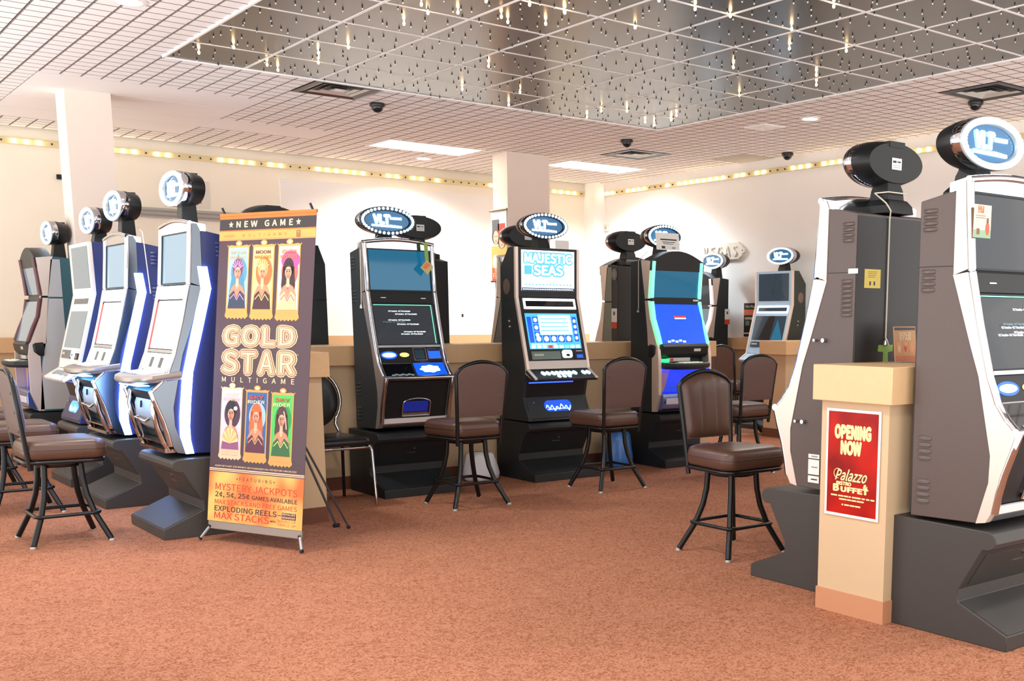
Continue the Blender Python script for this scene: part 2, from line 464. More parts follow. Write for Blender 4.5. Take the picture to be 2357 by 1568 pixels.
downlight(6.7, 12.55, 'added round downlight washing the back wall left of the middle column', 360)  # added lamps that brighten the back wall and far corner
downlight(9.1, 11.9, 'added round downlight washing the far corner of the room', 460, col=(0.80, 0.91, 1.0))
# columns
structure(MB().box(2.385, 2.755, 10.84, 11.16, 0, CE, M_col).build('wall_column_left'), 'pale square column behind the left row of machines')
structure(MB().box(7.16, 7.755, 11.38, 11.70, 0, CE, M_col).build('wall_column_middle'), 'pale square column in the middle of the room')
structure(MB().box(9.70, WX, 13.10, WY, 0, CE, M_wallw).build('wall_corner_pier'), 'slim pier in the far corner')
structure(MB().box(5.2, 8.16, WY-0.03, WY, 1.06, 2.95, M_wallw).build('trim_wall_panel'), 'white panel on the back wall')
# ledges and low wainscot on the walls
structure(MB().box(-2.0, WX, WY-0.12, WY, 0.925, 1.08, M_cap).build('trim_2'), 'tan ledge along the back wall')
structure(MB().box(-2.0, WX, WY-0.06, WY, 0, 0.925, M_tan).build('trim_3'), 'tan lower part of the back wall')
structure(MB().box(WX-0.12, WX, 2.0, WY-0.12, 0.925, 1.07, M_cap).build('trim_4'), 'tan ledge along the right wall')
structure(MB().box(WX-0.06, WX, 2.0, WY-0.06, 0, 0.925, M_tan).build('trim_5'), 'tan lower part of the right wall')

def half_wall(name, x0,x1,y0,y1, ztop, label, basem, ov=0.04, zc=None, ovs=None):
    zc = zc or ztop-0.157
    o = MB().box(x0,x1,y0,y1,0,zc+0.002,M_tan).build(name)
    structure(o, label)
    a = ovs or (ov,ov,ov,ov)
    MB().box(x0-a[0],x1+a[1],y0-a[2],y1+a[3],zc,ztop,M_cap).build('cap', o, bevel=0.003)
    MB().box(x0-0.006,x1+0.006,y0-0.006,y1+0.006,0,0.10,basem).build('baseboard', o)
    return o
half_wall('wall_partition_middle', 2.83, 7.27, 7.93, 8.25, 1.093, 'tan half wall between the two rows of middle machines', M_basek, zc=0.945)
half_wall('wall_partition_left', 2.45, 2.827, 6.72, 12.2, 1.085, 'tan half wall behind the left row of machines', M_basek, zc=0.93)
half_wall('wall_partition_right', 3.68, 6.6, 2.90, 3.275, 1.107, 'tan half wall with a poster between the two near right machines', M_base, zc=0.95, ovs=(0.035,0.035,0.035,0.028))
half_wall('wall_partition_far', 8.79, 9.83, 8.37, 8.70, 1.07, 'tan half wall end beside the pale blue far machine', M_basek, zc=0.92)

# lamp channels along the two walls
def strip(name, a, b, nrm, label, n, gaps):
    a, b = Vector(a), Vector(b); ex = (b-a).normalized(); L = (b-a).length
    t = thing(name, (a+b)/2, math.atan2(ex.y, ex.x), label, 'light strip')
    h = 0.028
    MB().box(-L/2, L/2, -0.012, 0.0, -h, h, M_gold).box(-L/2, L/2, -0.022, 0.0, -h-0.004, -h+0.004, M_gold).box(-L/2, L/2, -0.022, 0.0, h-0.004, h+0.004, M_gold).build('channel', t)
    rs = random.Random(n)
    lit = MB().sphere((0,0,0), 0.015, M_warm, 8, 5).build('bulb', t, smooth=60)
    off = MB().sphere((0,0,0), 0.010, M_stem, 8, 5).build('bulb', t, smooth=60)
    first = {0: lit, 1: off}; used = set()
    for k in range(n):
        x = -L/2 + L*(k+0.5)/n
        q = 0 if rs.random() < 0.62 else 1
        if q not in used: used.add(q); first[q].location = (x,-0.024,0)
        else: link_copy(first[q], t, (x,-0.024,0))
strip('lamp_channel', (-1.0,WY,3.095), (9.70,WY,3.095), None, 'gold channel of small warm lamps high along the back wall', 92, 0)
strip('lamp_channel', (WX,13.10,3.09), (WX,6.0,3.09), None, 'gold channel of small warm lamps high along the right wall', 58, 0)

# tiny lamps of the black ceiling
LIT = [(438,100),(458,124),(538,112),(615,152),(640,164),(733,125),(733,147),(802,112),(985,33),(970,14),(1054,32),(930,58),(1119,6),(1154,42),(1169,54),(1219,14),(1256,58),(1299,30),(1125,155),(1064,208),(1197,215),(1171,244),
       (1300,32),(1462,66),(1517,4),(1600,24),(1681,40),(1919,18),(1948,120),(1817,115),(1688,158),(1879,198),(1702,222),(1384,258),(1351,272),(1545,278),(1557,268),(1506,290),(1485,283),(1822,70),(1443,258),(1879,175)]
def on_ceiling(px, py, z):
    d = _r*((px-IMW/2-PPX)/F_PX) + _u*(-(py-IMH/2-PPY)/F_PX) + _f
    t = (z-CAMH)/d.z
    return d.x*t, d.y*t
lit0 = MB().lathe((0,0,0), [(0.003,0.0),(0.003,-0.010),(0.007,-0.012),(0.0095,-0.021),(0.006,-0.030),(0.001,-0.033)], M_led, 8).build('star_bulb', smooth=60)
off0 = MB().lathe((0,0,0), [(0.0055,0.0),(0.0055,-0.008),(0.0042,-0.010),(0.0042,-0.013)], M_stem, 8).lathe((0,0,0), [(0.0042,-0.013),(0.0048,-0.017),(0.003,-0.021),(0.001,-0.022)], M_tip, 8).build('star_bulb', smooth=60)
tag(lit0, 'lit tiny star bulb glowing warm in the black mirrored ceiling', 'bulb', 'lit star bulbs in the black ceiling')
tag(off0, 'unlit tiny star bulb with a pale tip in the black mirrored ceiling', 'bulb', 'unlit star bulbs in the black ceiling')
first = True
for px_, py_ in LIT:
    x, y = on_ceiling(px_, py_, CE-0.03)
    if not (OX+0.02 < x < OX+NX*T-0.02 and RY0 < y < OY-0.02): continue
    if first: lit0.location = (x,y,CE); first = False
    else: link_copy(lit0, None, (x,y,CE))
rs = random.Random(3); pos = []
for i in range(NX):
    for j in range(NY-1):
        for k in range(13):
            u = (k % 4 + 0.5 + rs.uniform(-0.38,0.38))/4; v = (k//4 + 0.5 + rs.uniform(-0.38,0.38))/3.6
            v = min(v, 0.95)
            pos.append((OX+(i+u)*T, OY-(j+v)*T))
vis = []
for x, y in pos:
    q = Vector((x,y,CE-0.02)) - Vector((0,0,CAMH)); c = (q.dot(_r), q.dot(_u), q.dot(_f))
    if c[2] <= 0.3: continue
    sx = IMW/2+PPX+F_PX*c[0]/c[2]; sy = IMH/2+PPY-F_PX*c[1]/c[2]
    if -5 < sx < IMW+5 and -5 < sy < IMH: vis.append((c[2], x, y))
vis.sort()
for k,(dd,x,y) in enumerate(vis[:250]):
    if k == 0: off0.location = (x,y,CE)
    else: link_copy(off0, None, (x,y,CE))
rest = MB()
for dd,x,y in vis[250:]:
    rest.lathe((x,y,CE), [(0.0055,0.0),(0.0055,-0.008),(0.0042,-0.010),(0.0042,-0.013)], M_stem, 6).lathe((x,y,CE), [(0.0042,-0.013),(0.0048,-0.017),(0.001,-0.022)], M_tip, 6)
o = rest.build('star_bulbs_far'); o['kind'] = 'stuff'; tag(o, 'field of tiny unlit star bulbs in the far black ceiling panels', 'bulbs')

# four-way vents
def vent(x, y, label, s=0.29):
    t = thing('ceiling_vent', (x,y,CE), 0, label, 'vent')
    fr = Fr((0,0,0),(1,0,0),(0,-1,0))
    def sq(a, z): return [(-a,-a,z),(a,-a,z),(a,a,z),(-a,a,z)]
    MB().loft([sq(s+0.012,0.012),sq(s+0.012,-0.006),sq(s-0.03,-0.012),sq(s-0.085,0.006)], M_vent, False, False).build('frame', t)
    a = s-0.09; l = MB()
    l.box(-s+0.02, s-0.02, -s+0.02, s-0.02, 0.010, 0.0105, M_blackm)
    for q in (0.20,0.135,0.07):
        l.loft([sq(q,-0.004),sq(q-0.028,0.008)], M_ventl, False, False)
    l.box(-0.04,0.04,-0.04,0.04,-0.004,0.004,M_ventl); l.build('louvre', t)
vent(OX+2.5*T, OY+0.5*T, 'square black four way air vent at the left edge of the black ceiling')
vent(OX+9.5*T, OY+2.5*T, 'square black four way air vent above the middle column side')
vent(OX+9.5*T, OY-5.5*T, 'square black four way air vent at the far right of the ceiling')
t = thing('ceiling_vent', (8.25,8.22,CE), 0, 'small flat white air grille in the white ceiling', 'vent')
b = MB().box(-0.15,0.15,-0.15,0.15,-0.008,0.0,M_tbar)
for k in range(3): b.frame(Fr((0,0,-0.008),(1,0,0),(0,-1,0)), -0.13+k*0.04, 0.13-k*0.04, -0.13+k*0.04, 0.13-k*0.04, 0.008, 0.003, M_tbar, 0.003)
b.build('grille', t)
def dome(x, y, label):
    t = thing('dome_camera', (x,y,CE), 0, label, 'camera')
    MB().lathe((0,0,0), [(0.066,0.0),(0.070,-0.02),(0.064,-0.034),(0.056,-0.036)], M_vent, 24).build('housing', t, smooth=40)
    pr = [(0.054*math.cos(a), -0.034-0.05*math.sin(a)) for a in [k*PI/2/7 for k in range(8)]]
    pr[-1] = (0.001, pr[-1][1])
    MB().lathe((0,0,0), pr, M_dome, 24).build('dome', t, smooth=60)
dome(4.72, 9.69, 'dark dome camera hanging beside the left black vent')
dome(7.70, 9.79, 'dark dome camera hanging above the middle column')
dome(9.70, 9.28, 'dark dome camera hanging close to the right wall')
dome(8.71, 6.03, 'small dome camera hanging beside the far right vent')
# ---------------------------------------------------------------- gaming machines
# local frame of a machine: x to the right seen from the player, y into the depth, z up, front foot at y = 0
def seg_frame(x0, p0, p1):
    """frame on the slanted front between (y,z) p0 (top) and p1 (bottom); origin bottom left, returns frame and height"""
    d = Vector((0, p0[0]-p1[0], p0[1]-p1[1]))
    return Fr((x0, p1[0], p1[1]), (1,0,0), d), d.length
def lerp(a, b, t): return (a[0]+(b[0]-a[0])*t, a[1]+(b[1]-a[1])*t)

STAND_PROF = [(0.0,0.0),(0.0,0.062),(0.235,0.160),(0.235,0.212),(0.128,0.392),(0.10,0.393),(0.080,0.404),(0.069,0.424),(0.071,0.445),(0.086,0.463),(0.11,0.470),(0.575,0.476),(0.575,0.0)]
def stand(root, w, m):
    o = MB().prism(STAND_PROF, 0, w, m).build('stand', root, bevel=0.004)
    fr, L = seg_frame(0, (0.235,0.160), (0.0,0.062))
    MB().rect(fr, 0.012, w-0.012, 0.006, L-0.004, 0.003, m, 0.004).build('foot_plate', o)
    fr, L = seg_frame(0, (0.128,0.392), (0.235,0.212))
    MB().rect(fr, 0.05, w-0.05, 0.02, L-0.03, 0.003, m, 0.004).build('door', o, bevel=0.001)
    k = MB(); c = fr.p(w*0.52, L*0.72, 0.004)
    k.poly(fr, [(w*0.52+0.009*math.cos(a), L*0.72+0.009*math.sin(a)) for a in [q*PI/6 for q in range(12)]], 0.012, M_chrome, 0.012)
    k.rect(fr, w*0.44, w*0.56, L*0.52, L*0.535, 0.005, M_brush, 0.004); k.build('lock', o)
    return o

def louvre(root, x, y, z, n, dirx, m, dz=0.036):
    b = MB()
    for k in range(n):
        zz = z - k*dz
        prof = [(0.0,-0.010),(0.0,0.008),(0.004,0.007),(0.008,0.0),(0.009,-0.008)]
        rings = []
        for yy, s in ((y-0.034,0.2),(y-0.026,0.9),(y,1.0),(y+0.026,0.9),(y+0.034,0.2)):
            rings.append([(x+dirx*q[0]*s, yy, zz+q[1]*(0.6+0.4*s)) for q in prof])
        if dirx < 0: rings = [r[::-1] for r in rings]
        b.loft(rings, m)
    return b.build('side_vent', root, smooth=50)

BULB_ME = {}
def topper(root, cx, yf, cz, wire=True, a=0.226, b=0.105, dep=0.135, text=True, lit=True, ztop=1.80, bulbs=True, bulbm=None, hump=False, ring_m=None):
    """oval lit sign on a neck: front face at depth yf"""
    n = 48
    def ov(s, y, t=None): return [(cx+a*s*math.cos(2*PI*k/n), y, cz+b*(t or s)*math.sin(2*PI*k/n)) for k in range(n)]
    h = MB()
    h.loft([ov(0.97,yf+0.042), ov(0.985,yf+0.047), ov(0.975,yf+0.072), ov(0.93,yf+0.105,0.91), ov(0.885,yf+dep-0.008,0.865), ov(0.865,yf+dep,0.845)], M_black, True, True)
    h.box(cx-0.055, cx+0.055, yf+0.06, yf+dep+0.003, cz+b*0.66, cz+b*0.91, M_black)
    top = h.build('topper', root, smooth=35)
    MB().loft([ov(0.985,yf+0.002), ov(1.0,yf+0.008), ov(1.0,yf+0.044), ov(0.985,yf+0.049)], M_chrome, False, False).build('chrome_band', top, smooth=40)
    rg = MB(); rm = ring_m or M_ringw
    rg.loft([ov(0.99,yf+0.004), ov(0.97,yf-0.004), ov(0.80,yf-0.002,0.72), ov(0.775,yf+0.010,0.69), ov(0.765,yf+0.03,0.68)], rm, False, False).build('bulb_ring', top, smooth=50)
    f = MB(); f.loft([ov(0.77,yf+0.012,0.685), ov(0.765,yf+0.014,0.68)], M_signbg, True, False)
    f.build('sign_face', top)
    if text:
        fr = Fr((cx, yf+0.009, cz), (1,0,0), (0,0,1)); s = MB()
        s.text(fr, 'VLT', -0.045*a/0.226, -0.018, 0.058, 0.002, M_sign, 0.125, bold=0.06)
        s.rect(fr, 0.022, 0.115, 0.012, 0.028, 0.002, M_sign)
        s.poly(fr, [(-0.125,-0.042),(0.115,-0.047),(0.115,-0.033),(0.03,-0.027),(-0.02,-0.029),(-0.125,-0.028)], 0.002, M_sign)
        s.poly(fr, [(-0.03,0.034),(-0.012,0.048),(0.012,0.048),(0.03,0.034)], 0.002, M_sign)
        s.build('sign_lettering', top)
    if bulbs:
        nb = 36
        if 'b' not in BULB_ME:
            BULB_ME['b'] = MB().sphere((0,0,0), 0.0098, bulbm or M_bulb, 8, 6).build('tmp', None, smooth=60)
            me = BULB_ME['b'].data; bpy.data.objects.remove(BULB_ME['b']); BULB_ME['b'] = me
        for k in range(nb):
            t = 2*PI*k/nb
            # even spacing by ellipse angle
            o = bpy.data.objects.new('bulb', BULB_ME['b']); COL.objects.link(o); o.parent = top
            o.location = (cx+a*0.885*math.cos(t), yf-0.006, cz+b*0.845*math.sin(t))
    nk = MB(); y0 = yf+0.04; y1 = yf+dep-0.008
    def rc(w, ya, yb, z): return [(cx-w,ya,z),(cx+w,ya,z),(cx+w,yb,z),(cx-w,yb,z)]
    zb = cz-b*0.9
    if hump:
        hz = ztop+(zb-ztop)*0.40
        nk.loft([rc(0.095,y0-0.06,y1+0.045,ztop-0.012), rc(0.09,y0-0.05,y1+0.04,ztop+(hz-ztop)*0.5), rc(0.07,y0-0.02,y1+0.025,hz), rc(0.062,y0-0.01,y1+0.012,hz+0.004)], M_black, True, False)
        nk.loft([rc(0.062,y0-0.01,y1+0.012,hz), rc(0.058,y0-0.005,y1+0.008,hz+(zb-hz)*0.6), rc(0.048,y0,y1,zb), rc(0.047,y0,y1,zb+0.05)], M_black, True, True)
    else:
        nk.loft([rc(0.062,y0-0.02,y1+0.004,ztop-0.03), rc(0.058,y0-0.012,y1,ztop+0.03), rc(0.047,y0,y1-0.004,zb), rc(0.047,y0,y1-0.01,zb+0.05)], M_black, True, True)
    nk.build('neck', top, bevel=0.004)
    st = MB(); fr = Fr((cx, yf+dep+0.001, cz-0.004), (-1,0,0), (0,0,1))
    st.rect(fr, -0.036, 0.036, -0.026, 0.026, 0.001, M_paper); st.rect(fr, -0.029, -0.004, 0.004, 0.014, 0.0016, M_ink); st.poly(fr, [(-0.001,0.002),(0.004,0.009),(-0.001,0.017),(0.006,0.013),(0.006,0.006)], 0.0016, M_ink); st.rect(fr, 0.008, 0.028, 0.006, 0.013, 0.0016, M_ink)
    for q in range(2): st.rect(fr, -0.028, 0.028, -0.008-q*0.009, -0.0055-q*0.009, 0.0016, mat('ink_grey',(150,148,148),0.6))
    plabel(st.build('sticker', top), 'white sticker with small dark print')
    return top

def screen_text(fr, L, w, m1, m2, rows):
    b = MB()
    for x, y, bright in rows:
        b.text(fr, 'VLT Inactive - VLT Time Disable', x*w, y*L, 0.0088, 0.004, m1 if bright else m2, 0.175, align='L', bold=0.012 if bright else 0)
    return b

OUTA = [(0.275,1.842),(0.268,1.73),(0.248,1.50),(0.20,1.29),(0.142,1.08),(0.10,0.975),(0.055,0.915),(0.015,0.878),(0.0,0.866)]
LOWA = [(0.0,0.866),(0.022,0.80),(0.058,0.70),(0.078,0.62),(0.092,0.545),(0.115,0.506),(0.165,0.498)]
BODA = [(0.326,1.807),(0.324,1.478),(0.226,1.195),(0.184,1.082),(0.114,0.774),(0.116,0.666),(0.165,0.498),(0.487,0.488),(0.495,1.774)]
def machine_a(name, loc, rz, label, w=0.62, inset=0.028, off=0.0, side=None, standm=None, variant='text', backp=False, vents='L', trim=None, top_kw=None, group='gaming machines'):
    side = side or M_side; standm = standm or M_stand; trim = trim or M_silver
    root = thing(name, loc, rz, label, 'gaming machine', group)
    stand(root, w, standm)
    i0, i1 = inset, w-inset
    sh = lambda P: [(q[0]+off, q[1]) for q in P]
    outa, lowa, boda = sh(OUTA), sh(LOWA), sh(BODA)
    cb = MB().prism(boda, i0, i1, side)
    cab = cb.build('cabinet', root, bevel=0.003)
    # seam
    MB().box(i0-0.0012, i1+0.0012, 0.33+off, 0.4955+off, 1.512, 1.515, M_blackm).build('seam', cab)
    bp = MB().box(i0+0.004, i1-0.004, 0.49+off, 0.497+off, 0.50, 1.765, M_back); bp.build('back_panel', cab)
    # side trims
    for xs, xe in ((i0-0.004, i0+0.03), (i1-0.03, i1+0.004)):
        t = MB()
        up = outa[:3] + [(0.322+off,1.478),(0.326+off,1.807),(0.31+off,1.842)]
        t.prism([(q[0]+0.008 if k < 3 else q[0], q[1]) for k, q in enumerate(up)], xs, xe, trim)
        mid = outa[2:] + lowa[1:-1] + boda[6:7] + [boda[5],boda[4],boda[3],boda[2],boda[1]]
        mid = [(q[0]+(0.006 if k < len(outa[2:])+len(lowa)-2 else 0), q[1]-(0.012 if k == 0 else 0)) for k, q in enumerate(mid)]
        t.prism(mid, xs, xe, trim)
        t.build('side_trim', root)
        e = MB(); x = (xs+xe)/2
        e.tube([(x,q[0],q[1]) for q in outa[:3]]+[(x,outa[2][0]+0.004,outa[2][1]-0.008)], 0.0165, M_chrome, 10)
        e.tube([(x,lerp(outa[2],outa[3],0.06)[0],1.487)]+[(x,q[0],q[1]) for q in outa[3:]]+[(x,q[0],q[1]) for q in lowa[1:5]], 0.0165, M_chrome, 10)
        e.build('chrome_edging', root, smooth=50)
    fw0, fw1 = i0+0.03, i1-0.03; FW = fw1-fw0
    def rec(q, d=0.012): return (q[0]+d, q[1])
    # inner block that carries the panels
    inner = [rec(q,0.016) for q in outa] + [rec(q,0.03) for q in lowa[1:]] + [boda[6],boda[5],boda[4],boda[3],boda[2],boda[1],boda[0],(0.31+off,1.84)]
    MB().prism(inner, fw0-0.004, fw1+0.004, M_black).build('front_core', cab)
    # top arch
    ar = MB(); n = 14
    pts = [(i0-0.002+(i1-i0+0.004)*k/n, 0.272+off, 1.842+0.026*math.sin(PI*k/n)) for k in range(n+1)]
    ar.tube(pts, 0.015, M_chrome, 10)
    top_z = lambda x: 1.842+0.026*math.sin(PI*min(max((x-i0)/(i1-i0),0),1))
    rings = []
    for k in range(n+1):
        x = i0+(i1-i0)*k/n; z = top_z(x)
        rings.append([(x,0.27+off,z+0.012),(x,0.36+off,z-0.005),(x,0.36+off,1.80),(x,0.27+off,1.80)])
    ar.loft(rings, M_chrome if variant != 'bright' else M_white); ar.build('top_arch', root, smooth=40)
    P = lambda z: next(lerp(outa[k],outa[k+1],(outa[k][1]-z)/(outa[k][1]-outa[k+1][1])) for k in range(len(outa)-1) if outa[k+1][1] <= z <= outa[k][1])
    def panel(za, zb, nm, m, par, x0=0.0, x1=1.0, th=0.008, h=-0.006):
        fr, L = seg_frame(fw0, P(za), P(zb)); b = MB().rect(fr, FW*x0, FW*x1, 0, L, h, m, th)
        return b.build(nm, par), fr, L
    bright = variant in ('bright', 'bright2')
    panel(1.838,1.806,'header_strip', M_white if variant=='bright' else (mat('header_pale',(226,206,200),0.4)), cab)
    us, fr, L = panel(1.80,1.497,'upper_screen', {'text':M_scrt,'textgrey':M_scrg}.get(variant, M_scrl), root)
    fb = MB(); fb.frame(fr, 0, FW, 0, L, 0.008, 0.0, M_black, 0.008); fb.build('screen_frame', us)
    bar, fr, L = panel(1.488,1.412,'divider_bar', M_white if bright else M_black, root)
    mk = MB(); mk.rect(fr, FW*0.16, FW*0.24, L*0.45, L*0.52, -0.004, M_paper); mk.rect(fr, FW*0.80, FW*0.88, L*0.42, L*0.50, -0.004, M_paper); mk.build('marks', bar)
    ls, fr, L = panel(1.405,1.106,'lower_screen', {'text':M_scrg,'textgrey':M_scrg}.get(variant, M_scrw), root)
    fb = MB(); fb.frame(fr, 0, FW, 0, L, 0.006, 0.0, M_black, 0.008)
    if not bright:
        fb.rect(fr, 0.01, FW-0.03, L-0.012, L-0.008, 0.001, M_grnl); fb.rect(fr, FW-0.034, FW-0.029, 0.01, L-0.01, 0.001, M_grnl)
    fb.build('screen_frame', ls)
    if not bright:
        rows = [(0.24,0.80,1),(0.34,0.73,1),(0.22,0.585,1),(0.13,0.54,0),(0.35,0.485,1),(0.44,0.30,1),(0.39,0.245,1)] if variant == 'text' else [(0.36,0.78,1),(0.22,0.585,0),(0.19,0.54,1),(0.33,0.475,1),(0.14,0.44,1)]
        screen_text(fr, L, FW, M_txtw, M_txtg, [(x,y,b_) for x,y,b_ in rows]).build('screen_lettering', ls)
    panel(1.104,1.088,'chrome_strip', M_chrome, root, th=0.012, h=0.0)
    bpnl, fr, L = panel(1.085,0.985,'button_panel', M_black if not bright else M_scrw, root)
    b = MB()
    if not bright:
        b.ell(fr, FW*0.15, L*0.5, FW*0.105, L*0.17, -0.003, M_bluew); b.ell(fr, FW*0.15, L*0.5, FW*0.13, L*0.28, -0.0045, M_bluel)
        b.ell(fr, FW*0.39, L*0.5, FW*0.075, L*0.16, -0.003, M_amber)
        b.frame(fr, FW*0.53, FW*0.74, L*0.05, L*0.98, 0.006, 0.004, M_chrome, 0.008); b.rect(fr, FW*0.56, FW*0.71, L*0.2, L*0.85, -0.002, M_scrd)
        b.rect(fr, FW*0.77, FW*0.97, L*0.2, L*0.75, -0.003, M_bluel); b.frame(fr, FW*0.765, FW*0.975, L*0.16, L*0.9, 0.005, 0.002, M_chrome, 0.006)
    else:
        b.rect(fr, FW*0.2, FW*0.32, L*0.15, L*0.75, -0.003, M_scrd); b.rect(fr, FW*0.55, FW*0.68, L*0.15, L*0.75, -0.003, M_scrd)
    b.build('lit_buttons', bpnl)
    if not bright:
        # inclined deck, dark left half and glowing right half
        dk, fr, L = panel(0.978,0.885,'button_deck', M_glass, root)
        b = MB(); b.rect(fr, FW*0.49, FW*0.985, 0.004, L-0.004, -0.003, M_scrb)
        pts = []
        for k in range(36):
            rr = 1.0 + 0.10*math.sin(k*5.0)
            pts.append((FW*0.735+FW*0.16*rr*math.cos(2*PI*k/36), L*0.5+L*0.27*rr*math.sin(2*PI*k/36)))
        b.poly(fr, pts, -0.002, M_bluew); b.ell(fr, FW*0.735, L*0.5, FW*0.11, L*0.19, -0.0012, M_white)
        b.build('glowing_button', dk)
        b = MB(); b.rect(fr, FW*0.47, FW*0.485, 0, L, 0.0, M_chrome, 0.008); b.rect(fr, 0, FW, L, L+0.006, 0.0, M_chrome, 0.008)
        for k in range(7): b.ell(fr, FW*(0.12+0.05*k), L*(0.10+0.05*(k%2)), FW*0.03, L*0.06, -0.004, M_scrp)
        b.build('deck_trim', dk)
        lip = MB(); lip.tube([(i0-0.004,0.006+off,0.872),(w/2,-0.004+off,0.870),(i1+0.004,0.006+off,0.872)], 0.017, M_chrome, 12); lip.build('deck_lip', root, smooth=50)
    else:
        # flat projecting deck with a rounded nose
        n = 20
        def out(z, g=0.0):
            pts = [(i0-0.01, 0.17+off)]
            for k in range(n+1):
                t = k/n; x = i0-0.03+g+(i1-i0+0.06-2*g)*t
                pts.append((x, 0.0+g+off-0.105*math.sin(PI*t)**0.6))
            pts.append((i1+0.01, 0.17+off))
            return [(x,y,z+(y-off)*0.12) for x,y in pts]
        d = MB().loft([out(0.918,0.03), out(0.932,0.004), out(0.945,0.0), out(0.962,0.004), out(0.966,0.014)], M_silver).build('button_deck', root, smooth=40)
        b = MB(); fr = Fr((i0,0.0+off,0.9675),(1,0,0),(0,1,0.12))
        for r_ in range(2):
            for k in range(6): b.rect(fr, 0.09+k*0.056, 0.13+k*0.056, 0.01+r_*0.045, 0.035+r_*0.045, 0.006, M_white, 0.006)
        for k in range(5): b.ell(fr, 0.11+k*0.06, -0.022, 0.02, 0.008, 0.003, M_blackm)
        b.build('buttons', d)
    # belly below the deck
    LP = lambda z: next(lerp(lowa[k],lowa[k+1],(lowa[k][1]-z)/(lowa[k][1]-lowa[k+1][1])) for k in range(len(lowa)-1) if lowa[k+1][1] <= z <= lowa[k][1])
    if not bright:
        fr, L = seg_frame(fw0, rec(LP(0.84),0.02), rec(LP(0.575),0.02))
        be = MB().rect(fr, 0.0, FW, 0, L, 0.0, M_black, 0.01).build('belly_panel', root)
        b = MB()
        arch = [(FW*0.28,L*0.06),(FW*0.28,L*0.42)] + [(FW*0.5-FW*0.22*math.cos(PI*k/10), L*0.42+L*0.13*math.sin(PI*k/10)) for k in range(1,10)] + [(FW*0.72,L*0.42),(FW*0.72,L*0.06)]
        b.tube([fr.p(x,y,0.012) for x,y in arch], 0.006, M_chrome, 8); b.tube([fr.p(FW*0.28,L*0.06,0.012), fr.p(FW*0.72,L*0.06,0.012)], 0.006, M_chrome, 8)
        b.rect(fr, FW*0.30, FW*0.70, L*0.16, L*0.46, 0.002, emat('ticket_glow',(16,34,120),0.6)); b.rect(fr, FW*0.29, FW*0.71, L*0.06, L*0.14, 0.008, M_chrome, 0.006)
        b.build('ticket_slot', be, smooth=50)
        fr, L = seg_frame(fw0, LP(0.57), LP(0.535)); MB().rect(fr, 0, FW, 0, L, -0.004, mat('pale_strip',(228,224,224),0.35), 0.01).build('pale_strip', root)
        fr, L = seg_frame(fw0, LP(0.533), LP(0.508)); MB().rect(fr, 0, FW, 0, L, -0.002, M_chrome, 0.012).build('bottom_rail', root)
    else:
        # rounded door with a curved lip, chrome frame below
        b = MB(); rings = []
        for z, y in ((0.885,0.10),(0.85,0.06),(0.78,0.035),(0.70,0.04),(0.65,0.065),(0.62,0.10)):
            rings.append([(fw0+0.03,y+0.05+off,z),(fw0+0.045,y+off,z),(fw1-0.045,y+off,z),(fw1-0.03,y+0.05+off,z)])
        b.loft(rings, mat('belly_pale',(196,214,226),0.3,0.2), True, True, closed=True)
        be = b.build('belly_door', root, smooth=50)
        h = MB(); h.tube([(w*0.30,0.035+off,0.70),(w*0.30,0.012+off,0.695),(w*0.62,0.012+off,0.685),(w*0.66,0.03+off,0.705)], 0.008, M_chrome, 8)
        h.tube([(w*0.44,0.028+off,0.80),(w*0.43,0.026+off,0.76)], 0.006, M_black, 6); h.build('handle', be, smooth=50)
        b = MB()
        for x in (fw0+0.012, fw1-0.012): b.tube([(x,q[0]+off,q[1]) for q in ((0.03,0.86),(0.01,0.78),(0.03,0.66),(0.06,0.57),(0.09,0.51))], 0.016, M_chrome, 10)
        b.box(fw0, fw1, 0.06+off, 0.12+off, 0.505, 0.525, M_chrome); b.box(fw0, fw1, 0.05+off, 0.10+off, 0.56, 0.57, M_chrome); b.build('belly_frame', root, smooth=50)
    if bright: MB().box(fw0+0.06, fw1-0.06, -0.05+off, 0.015+off, 0.898, 0.903, emat('under_deck_glow',(90,170,255),22.0)).build('under_deck_light', root)
    # side light strips
    if bright:
        for xs in (i0-0.012, i1-0.006):
            o = MB().prism([(0.30+off,1.595),(0.352+off,1.595),(0.368+off,1.467),(0.30+off,1.21),(0.235+off,0.98),(0.212+off,0.80),(0.198+off,0.66),(0.198+off,0.58),(0.212+off,0.497),(0.168+off,0.497),(0.142+off,0.60),(0.146+off,0.72),(0.175+off,0.95),(0.25+off,1.24),(0.312+off,1.467)], xs, xs+0.018, M_strip).build('light_strip', root)
        fr, L = seg_frame(fw0, P(1.40), P(1.09)); MB().rect(fr, -0.004, 0.022, 0.02, L-0.01, 0.002, emat('red_glow',(190,40,30),0.7), 0.004).build('red_strip', root)
        for z in (1.03, 0.995):
            b = MB()
            for xx, s in ((i1+0.001,1),): b.sphere((xx,0.42+off,z), 0.014, M_brush, 12, 6, (0.5,1,1))
            b.build('side_lock', root, smooth=60)
    sd = [(i0,-1)] if vents == 'L' else [(i1,1)]
    for x, dx in sd:
        if backp:
            louvre(root, x, 0.445+off, 1.73, 4, dx, side, 0.024); louvre(root, x, 0.445+off, 1.475, 8, dx, side, 0.0215)
        else:
            louvre(root, x, 0.445+off, 1.735, 4, dx, side, 0.024); louvre(root, x, 0.445+off, 1.495, 4, dx, side, 0.024)
            louvre(root, x, 0.43+off, 0.82, 4, dx, side, 0.027); louvre(root, x, 0.43+off, 0.64, 4, dx, side, 0.027)
    kw = dict(cx=w/2, yf=(0.27 if variant in ('bright','bright2') else 0.33)+off, cz=2.005 if variant not in ('bright','bright2') else 2.06, ztop=1.80); kw.update(top_kw or {})
